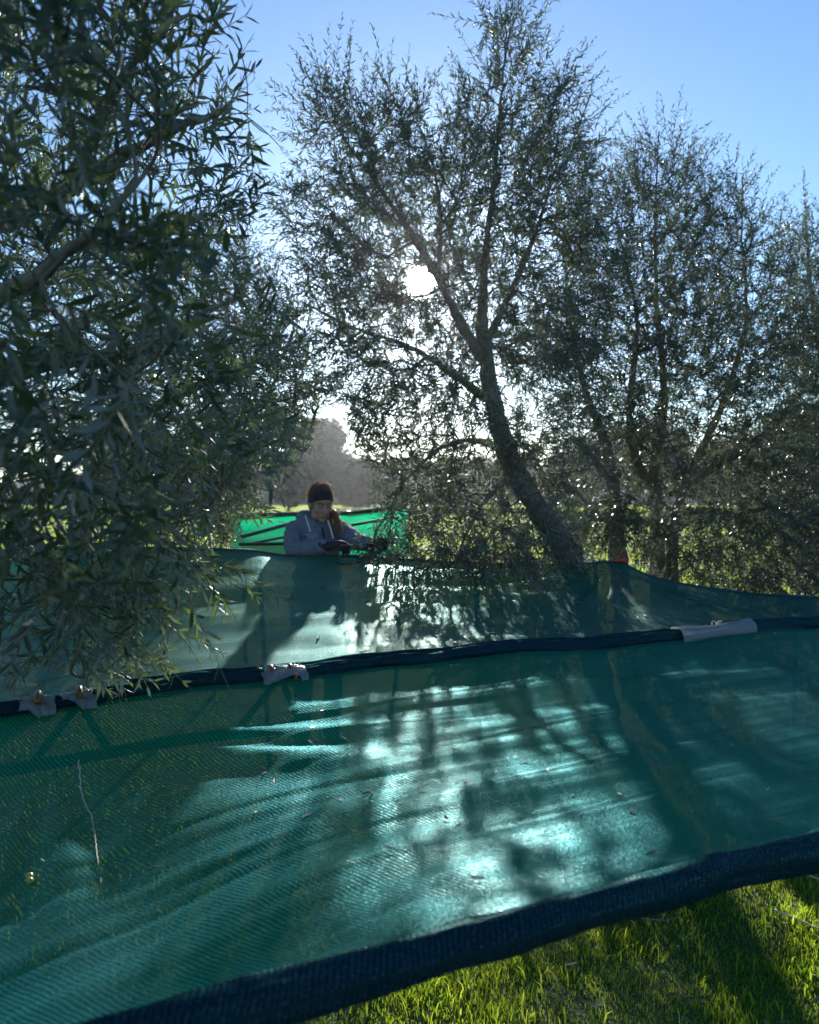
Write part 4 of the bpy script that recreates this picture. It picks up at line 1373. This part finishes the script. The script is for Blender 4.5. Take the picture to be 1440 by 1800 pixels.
hobj('lips', [sph((0, 0.0925, -0.0555), (0.02, 0.0075, 0.0042)), sph((0, 0.0925, -0.0645), (0.017, 0.008, 0.005))], M_LIP)

# headband: a wide knitted band, low behind the ears
nb, mb = 48, 7
P = np.empty((nb, mb, 3))
for i in range(nb):
    th = 2 * math.pi * i / nb
    fr = (1 + math.cos(th)) / 2                     # 1 in front, 0 behind
    lo, hi_ = 0.056 * fr - 0.05 * (1 - fr), 0.112 * fr + 0.03 * (1 - fr)
    for j in range(mb):
        z = lo + (hi_ - lo) * j / (mb - 1)
        zz = (z - 0.03) / 0.098
        k = math.sqrt(max(0.05, 1 - zz * zz))
        rr = 1.1 + 0.015 * math.sin(j / (mb - 1) * math.pi)
        P[i, j] = (math.sin(th) * 0.075 * k * rr, -0.012 + math.cos(th) * 0.0985 * k * rr * (1.0 + 0.03 * fr), z)
ii = np.arange(nb * mb).reshape(nb, mb)
q = np.stack([ii[:, :-1], np.roll(ii, -1, 0)[:, :-1], np.roll(ii, -1, 0)[:, 1:], ii[:, 1:]], -1).reshape(-1, 4)
o = new_obj('headband', mesh_np('headband', head_xf(P.reshape(-1, 3)) - PB_, q, M_DARK), person)
so = o.modifiers.new('thickness', 'SOLIDIFY'); so.thickness = 0.005; so.offset = -1

# hair: cap above and behind the band, tail over her left shoulder
hairp = [sph((0, -0.022, 0.045), (0.078, 0.09, 0.094), 20), sph((0, -0.07, 0.01), (0.066, 0.05, 0.075), 16), sph((0, -0.085, -0.05), (0.05, 0.035, 0.05))]
hl_inv = lambda p_: (p_ - HC) @ np.stack([hl, hf, hu]).T / 0.9
t0 = hl_inv(at(588, 902, 5.0)); t1 = hl_inv(at(594, 925, 4.93)); t2 = hl_inv(at(590, 945, 4.9))
hairp += cap([(0.03, -0.08, -0.06), (0.065, -0.03, -0.1), t0, t1, t2], [0.034, 0.03, 0.024, 0.017, 0.006])


def hair_sculpt(co, nr):
    loc = (co - HC) @ np.stack([hl, hf, hu]).T
    w_ = np.array([noise.noise(Vector((l[0] * 90, l[1] * 25, l[2] * 25))) for l in loc])
    return co + nr * (w_ * 0.005)[:, None]


fused('hair', hairp, 0.0045, M_HAIR, 3, head_xf, PB_, hair_sculpt, person)
strands = []
for k in range(420):
    if k < 310:
        th = rng.uniform(0.9, 5.4); ph = rng.uniform(0.05, 1.9)
        sc_ = rng.uniform(1.0, 1.05)
        def hp_(q_):
            return np.array([math.sin(th) * math.sin(q_) * 0.079, -0.022 + math.cos(th) * math.sin(q_) * 0.092, 0.045 + math.cos(q_) * 0.096]) * sc_
        w_ = rng.normal(0, 0.005, 3)
        pts = [hp_(ph), hp_(ph + 0.35) + w_, hp_(min(2.4, ph + 0.8)) + w_ * 2 + [0, -0.01, -0.012]]
    else:
        a0 = t0 + (t1 - t0) * rng.uniform(-0.6, 0.9) + rng.normal(0, 0.02, 3)
        pts = [a0, a0 + rng.normal(0, 0.014, 3) + [0, 0, -0.025], a0 + rng.normal(0, 0.02, 3) + [0, 0, -0.05]]
    strands.append(np.array(pts))
V, q = batch_tubes(head_xf(np.array(strands).reshape(-1, 3)).reshape(len(strands), 3, 3), np.tile([0.0013, 0.0011, 0.0006], (len(strands), 1)), 3)
o = new_obj('hair_strands', mesh_np('hair_strands', V - PB_, q, M_STRAND), person)
o['kind'] = 'stuff'

# hoodie
ShR, ShL = body(-0.14, -0.01, 1.335), body(0.14, -0.01, 1.34)
ElR, WrR = at(516, 966, 4.86), at(566, 962, 4.62) + np.array([0, 0.05, 0.0])
ElL, WrL = at(628, 952, 4.84), at(648, 956, 4.7)
hd = []
for z, rx, ry, yo in ((0.86, .165, .125, 0), (0.95, .165, .125, 0), (1.05, .16, .12, 0), (1.15, .152, .118, .005), (1.24, .156, .116, .005), (1.31, .142, .096, -.005), (1.36, .098, .076, -.015)):
    for k in range(5):
        pass
    c0 = body(0, yo, z)
    V, F = sph((0, 0, 0), (rx, ry, 0.085), 20)
    V = c0 + V[:, :1] * bl_ + V[:, 1:2] * bf + V[:, 2:3] * np.array([0, 0, 1.0])
    hd.append((V, F))
hd += cap([body(-0.1, -0.01, 1.36), ShR, (ShR + ElR) / 2 + [-0.012, 0, 0.0], ElR], [0.052, 0.058, 0.053, 0.05])
hd += cap([ElR, (ElR + WrR) / 2 + [0, 0, -0.006], WrR], [0.051, 0.049, 0.04])
hd += cap([body(0.1, -0.01, 1.365), ShL, (ShL + ElL) / 2 + [0.012, 0, 0], ElL], [0.052, 0.058, 0.052, 0.048])
hd += cap([ElL, (ElL + WrL) / 2, WrL], [0.052, 0.048, 0.04])
# folded pocket edge and cuffs
hd += cap([WrR - norm(WrR - ElR) * 0.02, WrR + norm(WrR - ElR) * 0.01], [0.045, 0.043])
hd += cap([WrL - norm(WrL - ElL) * 0.02, WrL + norm(WrL - ElL) * 0.01], [0.043, 0.041])
# hood lying round the neck
a3 = np.linspace(0.5, 2 * math.pi - 0.5, 14)
hd += cap([body(math.sin(x) * 0.088, math.cos(x) * 0.075 - 0.02, 1.385 + 0.035 * (1 - math.cos(x)) / 2 - 0.03 * max(0, math.cos(x))) for x in a3], 0.026 + 0.016 * (1 - np.cos(a3)) / 2)


def hood_sculpt(co, nr):
    w_ = np.array([noise.noise(Vector((c_[0] * 12, c_[1] * 12, c_[2] * 34 + c_[0] * 20))) + 0.55 * noise.noise(Vector((c_[0] * 30 + c_[2] * 20, c_[1] * 30, c_[2] * 70))) for c_ in co])
    w_ = -np.abs(w_) + 0.3
    return co + nr * (w_ * 0.016)[:, None]


fused('hoodie', hd, 0.0075, M_HOOD, 4, None, PB_, hood_sculpt, person)
for pts in ([at(538, 906, 4.885), at(543, 921, 4.855), at(547, 935, 4.85)], [at(577, 914, 4.87), at(582, 928, 4.85), at(587, 947, 4.84)]):
    V, F = tube(resample([p_ + [0, -0.035, 0] for p_ in pts], 0.01), 0.0052, 8)
    new_obj('drawstring', mesh_np('drawstring', V - PB_, F, M_CORD), person)

# gloved hands, fingers closed on the branch


def glove(wr, fdir, upv, side, curl, parent):
    fdir = norm(np.asarray(fdir, float)); upv = norm(upv - fdir * (np.asarray(upv) @ fdir)); lat = np.cross(fdir, upv) * side
    W_ = lambda a, b, c_: wr + fdir * a + lat * b + upv * c_
    parts = cap([W_(-0.03, 0, 0), W_(0.012, 0, 0)], [0.032, 0.029])
    for b in (-0.025, -0.008, 0.01, 0.026):
        parts += cap([W_(0.01, b * 0.7, 0), W_(0.075, b, 0.003)], [0.017, 0.0145])
    for b, L in ((-0.03, 0.075), (-0.01, 0.085), (0.011, 0.08), (0.031, 0.062)):
        c1 = curl
        p0 = W_(0.078, b, 0.003)
        p1 = p0 + (fdir * math.cos(c1 * 0.6) - upv * math.sin(c1 * 0.6)) * L * 0.42
        p2 = p1 + (fdir * math.cos(c1 * 1.5) - upv * math.sin(c1 * 1.5)) * L * 0.33
        p3 = p2 + (fdir * math.cos(c1 * 2.3) - upv * math.sin(c1 * 2.3)) * L * 0.27
        parts += cap([p0, p1, p2, p3], [0.0112, 0.0105, 0.0098, 0.0085])
    p0 = W_(0.02, -0.027, -0.006)
    parts += cap([p0, W_(0.045, -0.046, -0.022), W_(0.07, -0.042, -0.042), W_(0.085, -0.03, -0.055)], [0.0155, 0.013, 0.0115, 0.0095])
    return fused('glove', parts, 0.0036, M_GLOVE, 3, None, PB_, None, parent)


glove(WrR + norm(WrR - ElR) * 0.035, at(600, 958, 4.62) - WrR, np.array([0.0, -0.5, 0.9]), 1, 0.75, person)
glove(WrL + norm(WrL - ElL) * 0.035, at(668, 948, 4.58) - WrL, np.array([-0.2, -0.5, 0.9]), -1, 0.8, person)
V, F = tube(resample([body(0.0, 0.085, 1.35), body(0.0, 0.122, 1.27), body(0.0, 0.128, 1.18), body(0.0, 0.128, 1.05)], 0.01), 0.006, 6)
new_obj('zip', mesh_np('zip', V - PB_, F, M_DARK), person)
# small pale print on the chest (unreadable script in the photo)
pr = []
c0 = at(548, 941, 4.83)
for row in range(2):
    for k in range(6 - row * 2):
        x = -0.032 + k * 0.012 + row * 0.01
        b0 = c0 + bl_ * x + np.array([0, -0.02, -row * 0.014])
        pr.append(tube(resample([b0, b0 + bl_ * 0.004 + [0, 0, 0.007], b0 + bl_ * 0.009 + [0, 0, rng.uniform(-.002, .004)]], 0.004), 0.0013, 5))
V, F = merge(pr)
new_obj('chest_print', mesh_np('chest_print', V - PB_, F, M_PRINT), person)
# trousers and boots, below the net
tr_ = []
for s_ in (-1, 1):
    tr_ += cap([body(s_ * 0.085, 0, 0.9), body(s_ * 0.095, 0.02, 0.5), body(s_ * 0.1, 0, 0.1)], [0.098, 0.066, 0.055])
fused('trousers', tr_, 0.012, M_JEAN, 3, None, PB_, None, person)
for s_ in (-1, 1):
    fused('boot', cap([body(s_ * 0.1, -0.03, 0.1), body(s_ * 0.1, -0.02, 0.045), body(s_ * 0.105, 0.08, 0.04), body(s_ * 0.11, 0.16, 0.035)], [0.055, 0.045, 0.042, 0.035]), 0.008, M_BOOT, 3, None, PB_, None, person)

# the branch she holds
br = thing('olive_branch', 'leafy olive branch held between the gloved hands', 'branch', at(630, 955, 4.6))
bb = np.array(br.location)
main = resample([at(588, 960, 4.6), at(625, 957, 4.58), at(665, 952, 4.56), at(720, 940, 4.6)], 0.03)
V, F = tube(main, np.linspace(0.004, 0.002, len(main)), 6)
new_obj('stem', mesh_np('stem', V - bb, F, M_TWIG), br)
r3 = np.random.default_rng(5)
k = r3.integers(0, len(main), 12)
dv = norm(np.array([0.5, -0.2, -0.1]) + r3.normal(0, 0.5, (12, 3)))
Lr = r3.uniform(0.08, 0.16, 12)
lv = shoot_leaves(main[k], dv, Lr, np.tile([0, 0, -0.25], (12, 1)), 0.016, 0.045, r3)
for i in range(len(lv['p'])):
    M3 = np.eye(4)
    for c_, key in enumerate('dsn'):
        M3[:3, c_] = lv[key][i] * lv['L'][i]
    M3[:3, 3] = lv['p'][i] - bb
    o = new_obj('leaf', LEAF_MESH[i % 6], br); o.matrix_basis = Matrix(M3.tolist())
s = np.linspace(0, 1, 4)[None, :, None]
V, q = batch_tubes(main[k][:, None] + dv[:, None] * Lr[:, None, None] * s + np.array([0, 0, -0.25]) * Lr[:, None, None] * s * s, np.full((12, 4), 0.001), 4)
o = new_obj('twigs', mesh_np('twigs', V - bb, q, M_TWIG), br); o['kind'] = 'stuff'

# ------------------------------------------------------------------ small things lying about
px1, py1, _ = proj(NV1)
px2, py2, _ = proj(NV2)


def on_net1(px, py):
    return NV1[np.argmin((px1 - px) ** 2 + (py1 - py) ** 2)]


def on_net2(px, py):
    return NV2[np.argmin((px2 - px) ** 2 + (py2 - py) ** 2)]


M_DRY = leaf_material('fallen_leaf', (0.12, 0.13, 0.08), (0.2, 0.19, 0.13), (0.32, 0.33, 0.27), (0.25, 0.25, 0.08), 0.2, 0.4)
DRY = []
for me in LEAF_MESH[:3]:
    c_ = me.copy(); c_.materials.clear(); c_.materials.append(M_DRY); c_.name = 'fallen_leaf'; DRY.append(c_)


def lay_leaf(p_, L, label, group, tilt=0.25, lift=0.006):
    o = new_obj('fallen_leaf', DRY[random.randrange(3)], loc=tuple(np.asarray(p_) + [0, 0, lift]))
    o.scale = (L, L, L)
    o.rotation_euler = (random.uniform(-tilt, tilt) + (math.pi if random.random() < 0.5 else 0), random.uniform(-tilt, tilt), random.uniform(0, 6.28))
    tag(o, label, 'leaf', group)


for k in range(120):
    if k < 85:
        a_, b_ = random.uniform(610, 1060), random.uniform(1000, 1065)
    else:
        a_, b_ = random.uniform(420, 1150), random.uniform(1000, 1140)
    lay_leaf(on_net2(a_, b_), random.uniform(0.035, 0.055), 'pale olive leaf lying loose on the dappled net', 'fallen leaves on the dappled net')
for k in range(60):
    a_, b_ = random.uniform(0.2, 2.2), random.uniform(2.35, 4.3)
    lay_leaf((a_, b_, float(ground_z(a_, b_)) + 0.03), random.uniform(0.04, 0.06), 'pale fallen olive leaf lying in the grass below the net', 'fallen leaves in the grass', 0.5, 0.008)

for k in range(42):
    lay_leaf(on_net1(random.uniform(60, 1380), random.uniform(1230, 1560)), random.uniform(0.012, 0.034), 'small dry leaf scrap caught on the weave of the near net', 'leaf scraps on the near net', 0.3, 0.004)

M_OLIVE = plain('olive_skin', (0.34, 0.36, 0.06), 0.25, 0.25, 60)
for (a_, b_, lab) in ((49, 1548, 'upper yellow green olive of the pair on the near net'), (56, 1556, 'lower yellow green olive of the pair on the near net')):
    p_ = on_net1(a_, b_)
    V, F = sph((0, 0, 0), (0.0085, 0.0075, 0.0075), 14)
    V[:, 1:] *= (1 - 0.12 * (V[:, :1] / 0.0085))
    o = thing('olive', lab, 'olive', p_ + [0, 0, 0.008])
    o.rotation_euler = (0, 0.3, random.uniform(0, 3))
    new_obj('fruit', mesh_np('fruit', V, F, M_OLIVE), o)
    V, F = tube([(-0.0085, 0, 0), (-0.0105, 0, 0.001), (-0.0135, 0.001, 0.002)], 0.0011, 6)
    new_obj('stalk', mesh_np('stalk', V, F, M_TWIG), o)

M_STRAW = plain('straw', (0.55, 0.5, 0.42), 0.6, 0.3, 60)


def lying_twig(pts, r, material, label, fn, name='twig'):
    P = resample(np.array([fn(*p_) + [0, 0, r + 0.002] for p_ in pts]), 0.012)
    P = P + np.random.default_rng(len(label)).normal(0, 0.0009, P.shape)
    V, F = tube(P, np.linspace(r, r * 0.5, len(P)), 7)
    b_ = P[0].copy()
    o = new_obj(name, mesh_np(name, V - b_, F, material), loc=tuple(b_))
    tag(o, label, 'twig')


lying_twig([(133, 1340), (150, 1400), (160, 1440), (172, 1490), (176, 1525)], 0.0018, M_STRAW, 'thin pale straw lying on the left of the near net', on_net1, 'straw')
lying_twig([(262, 1532), (275, 1529), (287, 1527)], 0.0025, M_TWIG, 'short bent twig lying on the near net below the straw', on_net1)
lying_twig([(640, 1398), (648, 1394), (656, 1398)], 0.0028, M_TWIG, 'tiny curled twig in the middle of the near net', on_net1)
lying_twig([(780, 1441), (786, 1446)], 0.003, M_TWIG, 'dark crumb of bark on the near net', on_net1, 'bark_crumb')


def gr(x, y):
    return np.array([x, y, float(ground_z(x, y)) + 0.02])


for k, (pts, lab) in enumerate([([(1.35, 3.0), (1.45, 2.85), (1.5, 2.68), (1.62, 2.55)], 'curved bare twig lying in the sunlit grass'),
                                ([(1.55, 3.35), (1.68, 3.2), (1.85, 3.12)], 'pale bare twig in the grass at the right border'),
                                ([(0.75, 3.05), (0.9, 2.98), (1.0, 2.99)], 'short dry twig in the shaded grass under the roll')]):
    lying_twig(pts, 0.004, M_STRAW if k != 2 else M_TWIG, lab, gr)

# ------------------------------------------------------------------ haze
mh, t, o_ = mat('haze_air')
pv = N(t, 'ShaderNodeVolumePrincipled')
pv.inputs['Color'].default_value = (0.92, 0.94, 1.0, 1)
pv.inputs['Density'].default_value = 0.0004
pv.inputs['Anisotropy'].default_value = 0.9
t.links.new(pv.outputs[0], o_.inputs['Volume'])
x0, x1, y0, y1, z0, z1 = -640, 640, -320, 920, -1.2, 8.6
V = np.array([[x, y, z] for z in (z0, z1) for y in (y0, y1) for x in (x0, x1)], float)
q = np.array([[0, 2, 3, 1], [4, 5, 7, 6], [0, 1, 5, 4], [2, 6, 7, 3], [0, 4, 6, 2], [1, 3, 7, 5]])
hz = new_obj('haze', mesh_np('haze', V, q, mh, smooth=False))
hz['kind'] = 'stuff'
